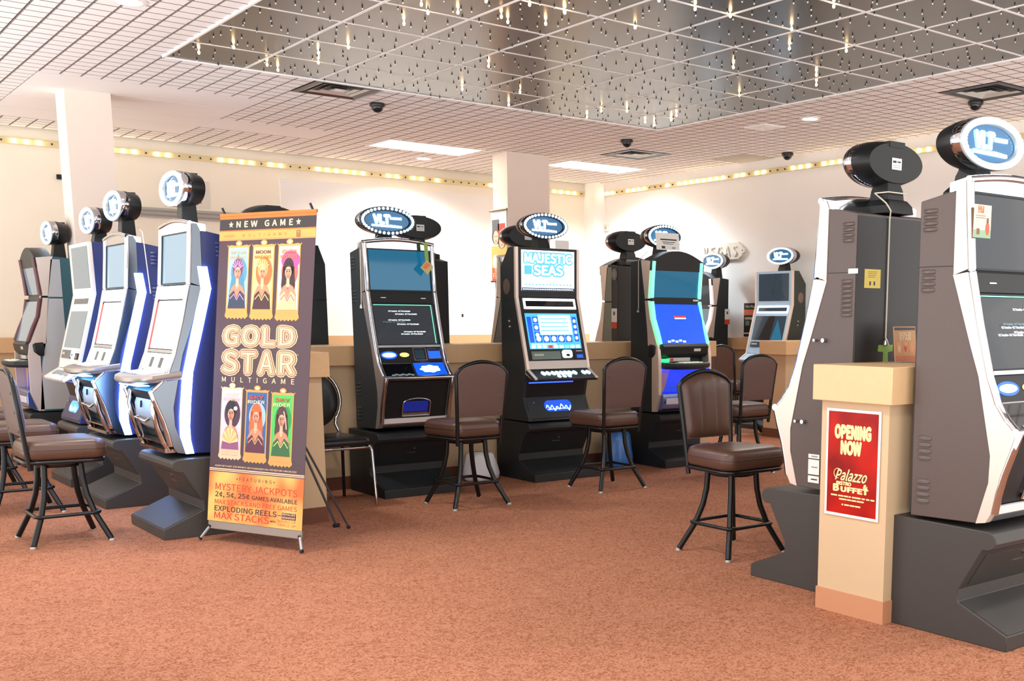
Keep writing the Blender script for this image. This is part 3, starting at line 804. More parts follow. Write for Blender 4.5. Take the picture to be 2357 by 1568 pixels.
    topper(root, **kw)
    return root

def rr(x0, x1, y0, y1, r, n=5):
    """rounded rectangle points"""
    out = []
    for cx, cy, a in ((x1-r,y1-r,0),(x0+r,y1-r,PI/2),(x0+r,y0+r,PI),(x1-r,y0+r,1.5*PI)):
        out += [(cx+r*math.cos(a+PI/2*k/n), cy+r*math.sin(a+PI/2*k/n)) for k in range(n+1)]
    return out

OUTB = [(0.253,1.865),(0.258,1.472),(0.230,1.365),(0.124,0.965),(0.112,0.900)]
def machine_b(name, loc, rz, label, w=0.645, inset=0.012, side=None, standm=None, bezel=None, lit='game', disc='L', group='gaming machines', top_kw=None):
    side = side or M_sidek; standm = standm or M_standk; bezel = bezel or M_black
    root = thing(name, loc, rz, label, 'gaming machine', group); stand(root, w, standm)
    i0, i1 = inset, w-inset
    body = [(0.275,1.865),(0.362,1.865),(0.482,1.715),(0.49,0.482),(0.10,0.482),(0.105,0.52),(0.142,0.585),(0.178,0.672),(0.150,0.79),(0.135,0.90),(0.148,0.965),(0.254,1.365),(0.282,1.472)]
    cab = MB().prism(body, i0, i1, side).build('cabinet', root, bevel=0.003)
    MB().box(i0-0.001, i1+0.001, 0.28, 0.489, 1.44, 1.443, M_blackm).build('seam', cab)
    for x in (i0, i1-0.026):
        t = MB(); prof = OUTB + [(0.0,0.832),(0.0,0.818)]
        prof = prof + [(0.06,0.822),(0.14,0.86)] + [(q[0]+0.03,q[1]) for q in OUTB[::-1]]
        t.prism(prof, x, x+0.026, M_silverp).build('side_trim', root, bevel=0.003)
    f0, f1 = i0+0.026, i1-0.026; FW = f1-f0
    def panel(k, ta, tb, nm, m, par, x0=0.0, x1=1.0, th=0.02, h=-0.004):
        a, b = OUTB[k], OUTB[k+1]
        fr, L = seg_frame(f0, lerp(a,b,ta), lerp(a,b,tb)); o = MB().rect(fr, FW*x0, FW*x1, 0, L, h, m, th).build(nm, par)
        return o, fr, L
    ub, fr, L = panel(0, 0.0, 1.0, 'upper_bezel', bezel, root)
    def display(fr, x0, x1, y0, y1, nm, par, m):
        o = MB().rect(fr, x0, x1, y0, y1, -0.001, m, 0.003).build(nm, par); return o
    if lit == 'game':
        sc = display(fr, FW*0.05, FW*0.955, L*0.13, L*0.945, 'upper_screen', ub, M_scrw)
        b = MB(); H = L*0.815; f2 = Fr(fr.p(FW*0.05, L*0.13, 0.0003), fr.ex, fr.ey); w2 = FW*0.905
        f3 = lambda s,x,y,hh,ww,m,bo=0.0: b.text(f2, s, w2*x, H*y, hh, 0.0012, m, ww, bold=bo)
        f3('MAJESTIC', 0.5, 0.70, 0.068, w2*0.88, M_scrc, 0.12); b.text(f2,'MAJESTIC',w2*0.5,H*0.70,0.068,0.0026,M_scrw,w2*0.88,bold=0.03)
        f3('SEAS', 0.5, 0.40, 0.072, w2*0.54, M_scrc, 0.12); b.text(f2,'SEAS',w2*0.5,H*0.40,0.072,0.0026,M_scrw,w2*0.54,bold=0.03)
        b.rect(f2, w2*0.05, w2*0.19, H*0.40, H*0.62, 0.001, M_scrc)
        for k in range(14): b.rect(f2, w2*(0.06+0.065*k), w2*(0.10+0.065*k), H*0.14, H*0.17, 0.001, M_scrc)
        for k in range(9): b.rect(f2, w2*(0.2+0.065*k), w2*(0.245+0.065*k), H*0.93, H*0.955, 0.001, M_scrb)
        b.rect(f2, 0, w2, 0, H*0.075, 0.001, mat('screen_foot',(10,30,50),0.1,emit=0.4,ecol=(20,70,110)))
        for k in range(24): b.rect(f2, w2*(0.02+0.04*k), w2*(0.05+0.04*k), H*0.025, H*0.05, 0.0016, M_txtw)
        b.build('screen_artwork', sc)
    else:
        sc = display(fr, FW*0.07, FW*0.935, L*0.12, L*0.93, 'upper_screen', ub, M_scrd if lit == 'pale' else M_scrp)
        if lit == 'pale':
            b = MB(); dk = mat('cable_reflection_dark',(20,50,70),0.3)  # reflected cables painted on the screen as dark lines
            pts = [(FW*(0.5+0.30*math.cos(0.6+k*0.42)*(1-0.03*k)), L*(0.52+0.25*math.sin(0.6+k*0.42))) for k in range(15)]
            b.line(fr, pts, 0.005, 0.001, dk); b.line(fr, [(FW*0.56,L*0.85),(FW*0.46,L*0.3),(FW*0.5,L*0.16)], 0.005, 0.001, dk)
            b.line(fr, [(FW*0.40,L*0.40),(FW*0.55,L*0.45),(FW*0.75,L*0.36),(FW*0.8,L*0.2)], 0.006, 0.001, dk); b.build('cable_reflection', sc)
    sp, fr, L = panel(1, 0.0, 1.0, 'speaker_panel', bezel, root)
    b = MB(); b.frame(fr, FW*0.06, FW*0.955, L*0.12, L*0.90, L*0.17, 0.002, M_white, 0.004); b.build('light_frame', sp)
    MB().rect(fr, FW*0.09, FW*0.925, L*0.30, L*0.72, 0.0, M_glass if lit=='game' else M_scrd, 0.003).build('speaker_slot', sp)
    lb, fr, L = panel(2, 0.0, 1.0, 'lower_bezel', bezel, root)
    y0, y1 = L*0.235, L*0.945
    sc = display(fr, FW*0.055, FW*0.945, y0, y1, 'lower_screen', lb, M_scrc if lit == 'game' else (M_scrd if lit == 'pale' else M_scrp))
    if lit == 'game':
        b = MB(); f2 = Fr(fr.p(FW*0.055, y0, 0.0003), fr.ex, fr.ey); w2 = FW*0.89; H = y1-y0
        b.rect(f2, w2*0.02, w2*0.10, H*0.18, H*0.9, 0.001, M_scrb)
        b.rect(f2, w2*0.24, w2*0.86, H*0.40, H*0.95, 0.001, M_scrw)
        for k in range(4): b.rect(f2, w2*0.26, w2*0.80, H*(0.50+0.11*k), H*(0.525+0.11*k), 0.0016, M_scrc)
        for k in range(3): b.rect(f2, w2*0.125, w2*0.225, H*(0.30+0.21*k), H*(0.48+0.21*k), 0.0012, M_scrb); b.ell(f2, w2*0.175, H*(0.39+0.21*k), w2*0.035, H*0.06, 0.0018, M_scrw)
        for k in range(5):
            b.rect(f2, w2*(0.13+0.145*k), w2*(0.255+0.145*k), H*0.18, H*0.38, 0.0012, M_scrb); b.ell(f2, w2*(0.19+0.145*k), H*0.28, w2*0.045, H*0.075, 0.0018, M_scrw)
        b.rect(f2, w2*0.89, w2*0.97, H*0.2, H*0.9, 0.001, M_scrb)
        for k in range(4): b.ell(f2, w2*0.93, H*(0.3+0.16*k), w2*0.028, H*0.05, 0.0018, M_scrw)
        for k in range(9): b.rect(f2, w2*(0.03+0.107*k), w2*(0.11+0.107*k), H*0.02, H*0.10, 0.0012, [M_scrw,M_scrc,M_grnl,M_red][k%4] if k%3==0 else M_scrw)
        for k in range(16): b.rect(f2, w2*(0.04+0.03*k), w2*(0.06+0.03*k), H*0.12, H*0.145, 0.0016, M_txtw)
        b.build('screen_artwork', sc)
    elif lit == 'pale':
        b = MB(); b.poly(fr, [(FW*0.25,y0),(FW*0.45,y1),(FW*0.62,y1),(FW*0.58,y0)], 0.001, M_glass); b.poly(fr, [(FW*0.62,y0),(FW*0.72,y1*0.9),(FW*0.92,y0*1.4),(FW*0.93,y0)], 0.001, M_scrt); b.build('screen_reflection', sc)
    # bill and card area at the foot of the lower bezel
    b = MB(); b.rect(fr, FW*0.06, FW*0.55, L*0.025, L*0.185, 0.004, mat('bill_plate',(96,112,108),0.3,0.4) if lit=='game' else M_scrd, 0.006)
    b.rect(fr, FW*0.10, FW*0.26, L*0.095, L*0.135, 0.006, mat('label_pale',(196,190,168),0.6)); b.build('card_plate', lb)
    b = MB(); b.poly(fr, rr(FW*0.59,FW*0.755,L*0.05,L*0.205,0.02), 0.006, M_white, 0.01); b.rect(fr, FW*0.62, FW*0.73, L*0.155, L*0.165, 0.008, M_black); b.ell(fr, FW*0.675, L*0.10, FW*0.035, L*0.028, 0.008, M_black); b.build('bill_acceptor', lb)
    b = MB(); b.rect(fr, FW*0.80, FW*0.965, L*0.02, L*0.14, 0.003, M_blackm, 0.006); b.rect(fr, FW*0.83, FW*0.94, L*0.04, L*0.11, 0.005, M_scrb if lit=='game' else M_scrd); b.rect(fr, FW*0.83, FW*0.94, L*0.175, L*0.19, 0.003, M_ventl); b.build('ticket_slot', lb)
    panel(3, 0.0, 1.0, 'deck_riser', M_silver if lit=='game' else bezel, root)
    # sloping button deck
    fr, L = seg_frame(f0-0.03, (0.122,0.898), (-0.002,0.826)); DW = FW+0.06
    dk = MB().rect(fr, 0, DW, 0, L, 0.0, M_sidek if lit=='game' else bezel, 0.03).build('button_deck', root, bevel=0.008)
    b = MB()
    for k, x in enumerate([0.20,0.27,0.35,0.415,0.48,0.545,0.61,0.685,0.83,0.90]):
        b.poly(fr, [(DW*x+DW*0.034*math.cos(a), L*0.52+L*0.20*math.sin(a)) for a in [q*PI/8 for q in range(16)]], 0.007, M_ringw if lit!='game' else emat('button_white',(190,205,225),1.0), 0.008)
    for k, x in enumerate([0.40,0.48,0.56]):
        b.poly(fr, [(DW*x+DW*0.03*math.cos(a), L*0.2+L*0.14*math.sin(a)) for a in [q*PI/8 for q in range(16)]], 0.006, emat('button_white',(190,205,225),1.0), 0.007)
    b.build('buttons', dk)
    # kick panel under the deck
    fr, L = seg_frame(f0, (0.150,0.795), (0.178,0.672)); kp = MB().rect(fr, 0, FW, 0, L, 0.003, M_black, 0.01).build('kick_panel', root)
    MB().rect(fr, FW*0.02, FW*0.78, L*0.93, L*0.995, 0.006, M_glowb if lit == 'game' else M_bluel, 0.004).build('blue_strip', kp)
    fr, L = seg_frame(f0, (0.178,0.672), (0.102,0.50)); bp = MB().rect(fr, 0.0, FW, 0, L, 0.006, side, 0.012).build('belly_panel', root, bevel=0.004)
    b = MB(); cx_, cy_ = FW*0.50, L*0.55
    b.poly(fr, rr(cx_-FW*0.235,cx_+FW*0.235,cy_-L*0.25,cy_+L*0.25,L*0.235), 0.009, M_scrb if lit == 'game' else M_scrc, 0.004)
    pts = [(cx_-FW*0.21+FW*0.42*k/24, cy_-L*0.09+L*0.10*math.sin(k*1.35)+L*0.05*math.sin(k*0.5)) for k in range(25)]
    b.line(fr, pts, 0.008, 0.0105, M_bluew); b.line(fr, [(cx_-FW*0.19,cy_-L*0.17),(cx_,cy_-L*0.14),(cx_+FW*0.19,cy_-L*0.16)], 0.006, 0.0105, M_bluew)
    b.build('lit_badge', bp)
    b = MB(); b.sphere(fr.p(FW*0.10, L*0.72, 0.008), 0.008, M_brush, 8, 5); b.build('lock', bp, smooth=60)
    for x, dx in ([(i0,-1)] if disc == 'L' else [(i1,1)]):
        n = 24; MB().loft([[(x+dx*h,0.395+0.048*s*math.cos(2*PI*k/n),1.555+0.062*s*math.sin(2*PI*k/n)) for k in range(n)][::(1 if dx > 0 else -1)] for h, s in ((0.0,1.0),(0.004,0.97),(0.004,0.9))], mat('disc_bronze',(120,100,88),0.4,0.3), False, True).build('side_disc', root)
        b = MB()
        for yy, zz in ((0.36,1.28),(0.355,1.235)): b.sphere((x,yy,zz), 0.012, M_brush, 8, 5)
        b.build('side_lock', root, smooth=60)
    kw = dict(cx=w/2+0.01, yf=0.30, cz=2.043, ztop=1.865); kw.update(top_kw or {})
    topper(root, **kw)
    return root

OUTC = [(0.205,1.80),(0.238,1.468),(0.205,1.30),(0.105,1.07)]
def machine_c(name, loc, rz, label, w=0.62, inset=0.0, side=None, standm=None, column=None, lower=None, upper=None, deckglow=None, group='gaming machines', top_kw=None, sidep=None):
    side = side or M_sidek; standm = standm or M_standk; column = column or M_grnl
    root = thing(name, loc, rz, label, 'gaming machine', group); stand(root, w, standm)
    i0, i1 = inset, w-inset
    body = [(0.345,1.815),(0.29,1.468),(0.255,1.20),(0.245,1.07),(0.20,0.96),(0.19,0.80),(0.15,0.484),(0.49,0.484),(0.495,1.80)]
    cab = MB().prism(body, i0, i1, side).build('cabinet', root, bevel=0.003)
    if sidep:
        for x in (i0-0.002, i1+0.002):
            MB().prism([(0.33,1.79),(0.285,1.47),(0.40,1.47),(0.40,1.79)], x-0.001, x+0.001, sidep).prism([(0.285,1.455),(0.24,1.07),(0.2,0.9),(0.16,0.5),(0.40,0.5),(0.40,1.455)], x-0.001, x+0.001, sidep).build('side_panel', root)
    for x0, x1 in ((i0-0.003,i0+0.03),(i1-0.03,i1+0.003)):
        t = MB(); t.prism([(0.215,1.80),(0.248,1.478),(0.288,1.478),(0.345,1.815)], x0, x1, M_silverp)
        t.prism([(0.248,1.46),(0.215,1.30),(0.12,1.07),(0.245,1.07),(0.255,1.20),(0.29,1.46)], x0, x1, M_silverp)
        t.prism([(0.19,0.965),(0.20,1.07),(0.115,1.07),(0.10,0.965),(0.095,0.83),(0.095,0.64),(0.145,0.49),(0.19,0.49)], x0, x1, M_silverp)
        t.build('side_trim', root)
    # arched head
    n = 14; rings = []
    for k in range(n+1):
        x = i0+(i1-i0)*k/n; z = 1.80+0.095*math.sin(PI*k/n)
        rings.append([(x,0.205,z),(x,0.34,z+0.006),(x,0.34,1.72),(x,0.212,1.72)])
    MB().loft(rings, M_black).build('arched_head', root, smooth=40)
    f0, f1 = i0+0.035, i1-0.035; FW = f1-f0
    core = [(0.222,1.80),(0.252,1.468),(0.222,1.30),(0.12,1.07),(0.20,0.96),(0.255,1.20),(0.29,1.468),(0.33,1.80)]
    MB().prism(core, f0-0.005, f1+0.005, M_black).build('front_core', cab)
    for x in (i0+0.032, i1-0.032):
        MB().tube([(x,0.205,1.80),(x,0.222,1.63),(x,0.232,1.485)], 0.017, column, 10).tube([(x,0.228,1.452),(x,0.200,1.30),(x,0.15,1.19),(x,0.11,1.085)], 0.017, column, 10).build('light_column', root, smooth=50)
    fr, L = seg_frame(f0, (0.205+0.01,1.745), (0.238+0.008,1.49)); us = MB().rect(fr, 0.012, FW-0.012, 0, L, 0.0, upper or M_scrt, 0.012).build('upper_screen', root)
    fr, L = seg_frame(f0, (0.246,1.485), (0.236,1.435)); MB().rect(fr, 0, FW, 0, L, 0.0, M_black, 0.012).rect(fr, FW*0.88, FW, L*0.5, L*0.8, 0.004, M_chrome, 0.004).build('divider_bar', root)
    fr, L = seg_frame(f0, (0.230,1.43), (0.118,1.085)); ls = MB().rect(fr, 0.006, FW-0.006, 0, L, 0.004, lower or M_scrb, 0.012).build('lower_screen', root)
    if (lower or M_scrb) is M_scrb:
        b = MB(); b.rect(fr, FW*0.38, FW*0.64, L*0.66, L*0.70, 0.006, M_red); b.rect(fr, FW*0.40, FW*0.64, L*0.625, L*0.655, 0.006, M_txtw)
        for k in range(5): b.rect(fr, FW*(0.16+0.08*k), FW*(0.22+0.08*k), L*(0.03+0.025*(k%2)), L*(0.075+0.025*(k%2)), 0.006, M_txtw)
        b.build('screen_lettering', ls)
    # protruding housing below the screen
    hb = MB(); rings = []
    for z, y, e in ((1.085,0.105,0.0),(1.06,0.085,0.018),(1.0,0.095,0.022),(0.965,0.125,0.012)):
        rings.append([(i0-e,0.22,z),(i0-e+0.004,y+0.06,z),(i0+0.05,y,z),(i1-0.05,y,z),(i1+e-0.004,y+0.06,z),(i1+e,0.22,z)])
    hs = hb.loft(rings, M_black).build('screen_housing', root, bevel=0.003)
    fr = Fr((w*0.5,0.088,1.03),(1,0,0),(0,-0.1,1)); MB().rect(fr, 0.09, 0.17, -0.012, 0.012, 0.004, M_ventl, 0.004).build('slot', hs)
    b = MB(); b.box(w*0.22, w*0.62, 0.12, 0.16, 0.93, 0.962, mat('printer_pale',(206,200,204),0.4)); b.box(w*0.24, w*0.30, 0.118, 0.125, 0.935, 0.957, M_redp); b.build('ticket_printer', root)
    if deckglow: MB().box(i0+0.03, w*0.2, 0.105, 0.13, 0.925, 0.955, deckglow).build('deck_light', root)
    # octagonal deck
    def oc(z, g):
        return [(i0+0.03+g,0.20,z),(i0+0.03+g,0.10,z),(i0+0.10+g,0.0+g,z),(i0+0.22,-0.045+g,z),(i1-0.22,-0.045+g,z),(i1-0.10-g,0.0+g,z),(i1-0.03-g,0.10,z),(i1-0.03-g,0.20,z)]
    d = MB().loft([oc(0.862,0.03),oc(0.882,0.004),oc(0.905,0.0),oc(0.918,0.008)], M_sidek).build('button_deck', root, bevel=0.003)
    fr = Fr((w/2,0.02,0.9185),(1,0,0),(0,1,0.03)); b = MB()
    b.poly(fr, [(-0.25,0.08),(-0.22,-0.01),(-0.10,-0.052),(0.10,-0.052),(0.22,-0.01),(0.25,0.08)], 0.002, mat('deck_pale',(186,196,178),0.35), 0.003)
    for r_ in range(2):
        for k in range(5): b.rect(fr, -0.11+k*0.046, -0.072+k*0.046, -0.03+r_*0.045, 0.0+r_*0.045, 0.008, mat('button_cream',(226,228,208),0.4,emit=0.3), 0.006)
    for s_ in (-1,1): b.ell(fr, 0.185*s_, 0.025, 0.026, 0.017, 0.005, M_black, 16, 0.004)
    b.build('buttons', d)
    # knee recess: pale sides, glowing blue back and a shiny tray
    kb = MB(); kb.box(f0, f1, 0.17, 0.19, 0.50, 0.87, mat('recess_blue',(18,60,190),0.25,emit=0.5,ecol=(20,70,220))); kb.poly(Fr((f0,0.168,0.5),(1,0,0),(0,0,1)), [(0.02,0.14),(0.02,0.36),(0.15,0.36),(0.07,0.14)], 0.0, mat('recess_tan',(196,150,112),0.4)); kb.build('knee_recess', root)
    tr = MB(); rings = []
    for y, z0, z1 in ((0.165,0.50,0.66),(0.10,0.505,0.665),(0.075,0.52,0.65),(0.07,0.54,0.62)):
        rings.append([(f0-0.005,y,z0),(f1+0.005,y,z0),(f1+0.005,y,z1),(f0-0.005,y,z1)])
    tr.loft(rings, mat('tray_shiny',(120,140,200),0.15,0.8)); tr.box(f0+0.03, f1-0.03, 0.062, 0.08, 0.555, 0.61, mat('tray_pale',(214,210,226),0.3)); tr.build('coin_tray', root, bevel=0.006)
    if deckglow: MB().box(f0, f1, 0.10, 0.16, 0.858, 0.862, M_glowb).build('knee_light', root)
    kw = dict(cx=w/2, yf=0.38, cz=2.03, ztop=1.82, a=0.215, b=0.105); kw.update(top_kw or {})
    topper(root, **kw)
    return root
# ---------------------------------------------------------------- swivel stools (front = +y)
def outline(w0, w1, y0, y1, r, z, n=6):
    """rounded trapezoid: half widths w0 at y0 (rear) and w1 at y1 (front)"""
    pts = []
    for cx, cy, a in ((w1-r,y1-r,0),(-w1+r,y1-r,PI/2),(-w0+r,y0+r,PI),(w0-r,y0+r,1.5*PI)):
        pts += [(cx+r*math.cos(a+PI/2*k/n), cy+r*math.sin(a+PI/2*k/n), z) for k in range(n+1)]
    return pts
def make_stool():
    root = thing('swivel_stool', (0,0,0), 0, 'x', 'stool', 'brown swivel stools')
    s = MB(); rings = []
    for z, d in ((0.492,0.03),(0.497,0.010),(0.512,0.001),(0.545,0.0),(0.575,0.003),(0.594,0.014),(0.603,0.034),(0.608,0.075)):
        rings.append(outline(0.195-d, 0.232-d, -0.205+d, 0.222-d, max(0.075-d*0.6,0.03), z))
    rings.append([(p[0]*0.5, p[1]*0.5, 0.613) for p in rings[-1]])
    s.loft(rings, M_vinyl); seat = s.build('seat', root, smooth=60)
    b = MB(); b.tube([(p[0],p[1],0.552) for p in outline(0.1965,0.2335,-0.2065,0.2235,0.075,0)], 0.003, M_vinyl, 6, closed=True); b.build('piping', seat, smooth=60)
    p = MB(); p.tube([(q[0],q[1],0.482) for q in outline(0.185,0.215,-0.20,0.205,0.07,0)], 0.012, M_steelk, 8, closed=True)
    p.loft([outline(0.18,0.21,-0.19,0.20,0.06,0.478), outline(0.18,0.21,-0.19,0.20,0.06,0.493)], M_steelk)
    p.lathe((0,0,0.44), [(0.12,0.0),(0.125,0.008),(0.125,0.022),(0.09,0.038)], M_steelk, 24); p.build('seat_pan', root, smooth=50)
    def by(z): return -0.182-0.055*(z-0.47)/0.5
    # back frame
    pts = [(-0.168,by(0.44),0.44),(-0.172,by(0.55),0.55),(-0.184,by(0.75),0.75),(-0.197,by(0.93),0.93)]
    arc = [(-0.197+0.394*k/12, by(0.945), 0.942+0.068*(1-abs(2*k/12-1)**2.0)) for k in range(1,12)]
    pts = pts + arc + [(-q[0],q[1],q[2]) for q in pts[::-1]]
    MB().tube(pts, 0.0135, M_steelk, 10).build('back_frame', root, smooth=60)
    # padded front with two seams, hard shell behind with rivets
    zb, zt = 0.635, 0.945; f = MB(); rings = []; nx = 24; nz = 14
    def half(z): return 0.164+0.020*(z-zb)/(zt-zb)
    def top(u): return zt+0.052*(1-abs(u)**2.2)
    grid = []
    for j in range(nz+1):
        row = []
        for i in range(nx+1):
            u = -1+2*i/nx; v = j/nz; z = zb+(top(u)-zb)*v
            e = (1-abs(u)**8)*(1-abs(2*v-1)**8)
            dep = 0.034*e*(0.85+0.15*math.cos(u*1.5))
            for us in (-0.36,0.36): dep -= 0.009*math.exp(-((u-us*(1-0.15*v))/0.045)**2)*e
            row.append((half(z)*u, by(z)+0.006+dep, z))
        grid.append(row)
    vs = [q for r_ in grid for q in r_]; N = nx+1
    f.add(vs, [(j*N+i, (j+1)*N+i, (j+1)*N+i+1, j*N+i+1) for j in range(nz) for i in range(nx)], M_vinyl); f.build('backrest_pad', root, smooth=70)
    sh = MB(); vs = []
    for off in (0.008, -0.010):
        for j in range(nz+1):
            for i in range(nx+1):
                u = -1+2*i/nx; v = j/nz; z = zb+(top(u)-zb)*v; e = (1-abs(u)**6)*(1-abs(2*v-1)**6)
                vs.append((half(z)*u*1.03, by(z)+off-(0.006*e if off < 0 else 0), z))
    M_ = (nx+1)*(nz+1); fs = []
    for j in range(nz):
        for i in range(nx):
            fs.append((j*N+i, (j+1)*N+i, (j+1)*N+i+1, j*N+i+1)); fs.append((M_+j*N+i, M_+j*N+i+1, M_+(j+1)*N+i+1, M_+(j+1)*N+i))
    for i in range(nx):
        fs.append((i,i+1,M_+i+1,M_+i)); fs.append((nz*N+i+1,nz*N+i,M_+nz*N+i,M_+nz*N+i+1))
    for j in range(nz):
        fs.append((j*N,M_+j*N,M_+(j+1)*N,(j+1)*N)); fs.append((j*N+nx,(j+1)*N+nx,M_+(j+1)*N+nx,M_+j*N+nx))
    sh.add(vs, fs, M_shell); shell = sh.build('back_shell', root, smooth=40)
    for sx in (-1,1):
        for z in (0.665,0.77,0.88):
            MB().sphere((sx*(half(z)-0.022), by(z)-0.012, z), 0.0095, M_brush if False else M_shell, 10, 6, (1,0.6,1)).build('rivet', shell, smooth=60)
    for sx in (-1,1):
        for sy in (-1,1):
            P = [(0.095,0.095,0.455),(0.100,0.100,0.36),(0.115,0.112,0.27),(0.145,0.140,0.165),(0.185,0.177,0.075),(0.213,0.203,0.012)]
            lg = MB().tube([(sx*a,sy*b_,z) for a,b_,z in P], 0.0165, M_steelk, 12).build('leg', root, smooth=60)
            MB().lathe((sx*0.2155,sy*0.2055,0.0), [(0.001,0.0),(0.017,0.0),(0.018,0.006),(0.0155,0.014)], M_glide, 12).build('foot_glide', lg, smooth=50)
    r_ = MB().tube([(q[0],q[1],0.168) for q in outline(0.172,0.172,-0.168,0.168,0.04,0)], 0.0105, M_steelk, 8, closed=True); r_.build('foot_ring', root, smooth=60)
    return root
def copy_tree(o, loc, rz, label):
    c = o.copy(); COL.objects.link(c); c.location = loc; c.rotation_euler = (0,0,rz); c['label'] = label
    for ch in list(o.children):
        d = link_copy(ch, c)
        for g in ch.children: link_copy(g, d)
    return c
stool = make_stool()
STOOLS = [((4.22,4.415,0), PI, 'brown swivel stool facing right, nearest the half wall with the red poster'),
          ((3.875,6.76,0), 0, 'brown swivel stool seen from behind at the middle machine with white screen text'),
          ((5.115,6.76,0), 0, 'brown swivel stool seen from behind at the machine with the white lit game screens'),
          ((6.50,6.72,0), 0, 'brown swivel stool seen from behind, half hidden by the stool facing right'),
          ((1.392,7.152,0), -PI/2, 'brown swivel stool largest at the left edge, its back cut off by the frame'),
          ((1.392,8.37,0), -PI/2, 'brown swivel stool behind the largest left one, only its seat and legs in view'),
          ((1.392,9.63,0), -PI/2, 'brown swivel stool furthest back at the left edge, only legs in view'),
          ((8.80,9.15,0), -PI/2, 'brown swivel stool back glimpsed beyond the end of the middle half wall')]
for k,(loc,rz,lab) in enumerate(STOOLS):
    if k == 0: stool.location = loc; stool.rotation_euler = (0,0,rz); stool['label'] = lab
    else: copy_tree(stool, loc, rz, lab)

# chrome banquet chair with a round back (front = -y)
def banquet_chair(x, y):
    t = thing('banquet_chair', (x,y,0), 0, 'chrome framed chair with a round black back standing in the corner behind the tall banner', 'chair')
    s = MB(); rings = []
    for z, d in ((0.425,0.015),(0.432,0.003),(0.45,0.0),(0.47,0.006),(0.482,0.03)):
        rings.append([(q[0],-q[1],z) for q in outline(0.205-d,0.225-d,-0.22+d,0.24-d,0.06,z)][::-1])
    rings.append([(q[0]*0.5,q[1]*0.5,0.488) for q in rings[-1]])
    s.loft(rings, M_kvinyl); s.build('seat', t, smooth=60)
    MB().tube([(q[0],-q[1],0.412) for q in outline(0.20,0.222,-0.215,0.235,0.06,0)], 0.011, M_chrome, 8, closed=True).build('seat_rail', t, smooth=60)
    yb = 0.235
    def bp(a, r): return (r*math.sin(a), yb+0.05*(0.71+r*math.cos(a)-0.45)/0.5, 0.715+r*1.02*math.cos(a))
    hoop = [bp(a, 0.213) for a in [math.radians(-128+256*k/26) for k in range(27)]]
    low = [(0.155,0.232,0.545),(0.185,0.228,0.47),(0.20,0.225,0.40)]
    pts = [(-q[0],q[1],q[2]) for q in low[::-1]] + hoop + low
    MB().tube(pts, 0.0115, M_chrome, 10).build('back_frame', t, smooth=60)
    b = MB(); n = 32; rings = []
    for h, r in ((-0.022,0.12),(-0.018,0.165),(-0.006,0.195),(0.006,0.195),(0.014,0.165),(0.016,0.12)):
        rings.append([tuple(Vector(bp(2*PI*k/n, r))+Vector((0,h,0))) for k in range(n)])
    b.loft(rings, M_kvinyl); b.build('backrest', t, smooth=60)
    for sx in (-1,1):
        MB().tube([(sx*0.205,-0.215,0.42),(sx*0.212,-0.235,0.385),(sx*0.225,-0.255,0.0)], 0.0115, M_chrome, 10).build('leg', t, smooth=60)
        MB().tube([(sx*0.198,0.222,0.40),(sx*0.212,0.255,0.0)], 0.0115, mat('dark_leg',(46,40,38),0.3,0.6), 10).build('leg', t, smooth=60)
banquet_chair(3.128, 7.365)
# ---------------------------------------------------------------- the tall leaning banner
P_body = mat('print_plum', (70,47,56), 0.45); P_head = mat('print_charcoal', (44,35,37), 0.45); P_or = mat('print_orange', (212,106,34), 0.45)
P_gold = mat('print_gold', (224,152,76), 0.45); P_cream = mat('print_cream', (238,208,160), 0.5); P_pink = mat('print_pink', (240,190,160), 0.5)
P_lt = mat('print_salmon', (232,160,112), 0.5); P_ye = mat('print_yellow', (244,208,118), 0.5); P_rd = mat('print_red', (206,66,34), 0.5); P_dk = mat('print_dark', (60,32,36), 0.5)
SKIN = mat('print_skin', (224,174,144), 0.5); SKIN2 = mat('print_skin_shade', (198,132,100), 0.5); LIP = mat('print_lip', (196,70,76), 0.5)
def pm(n, c): return mat('print_'+n, c, 0.5)
def orange_mat():
    m = bpy.data.materials.new('print_orange_glow'); m.use_nodes = True; nt = m.node_tree; N = nt.nodes; b = N['Principled BSDF']; b.inputs['Roughness'].default_value = 0.45
    tc = N.new('ShaderNodeTexCoord'); n = N.new('ShaderNodeTexNoise'); n.inputs['Scale'].default_value = 5.0; n.inputs['Detail'].default_value = 1.0
    nt.links.new(tc.outputs['Object'], n.inputs['Vector']); r = N.new('ShaderNodeValToRGB'); nt.links.new(n.outputs['Fac'], r.inputs[0])
    e = r.color_ramp.elements; e[0].position = 0.34; e[0].color = lin((226,104,36))+(1,); e[1].position = 0.62; e[1].color = lin((230,190,100))+(1,)
    nt.links.new(r.outputs[0], b.inputs['Base Color']); return m
P_glow = orange_mat()

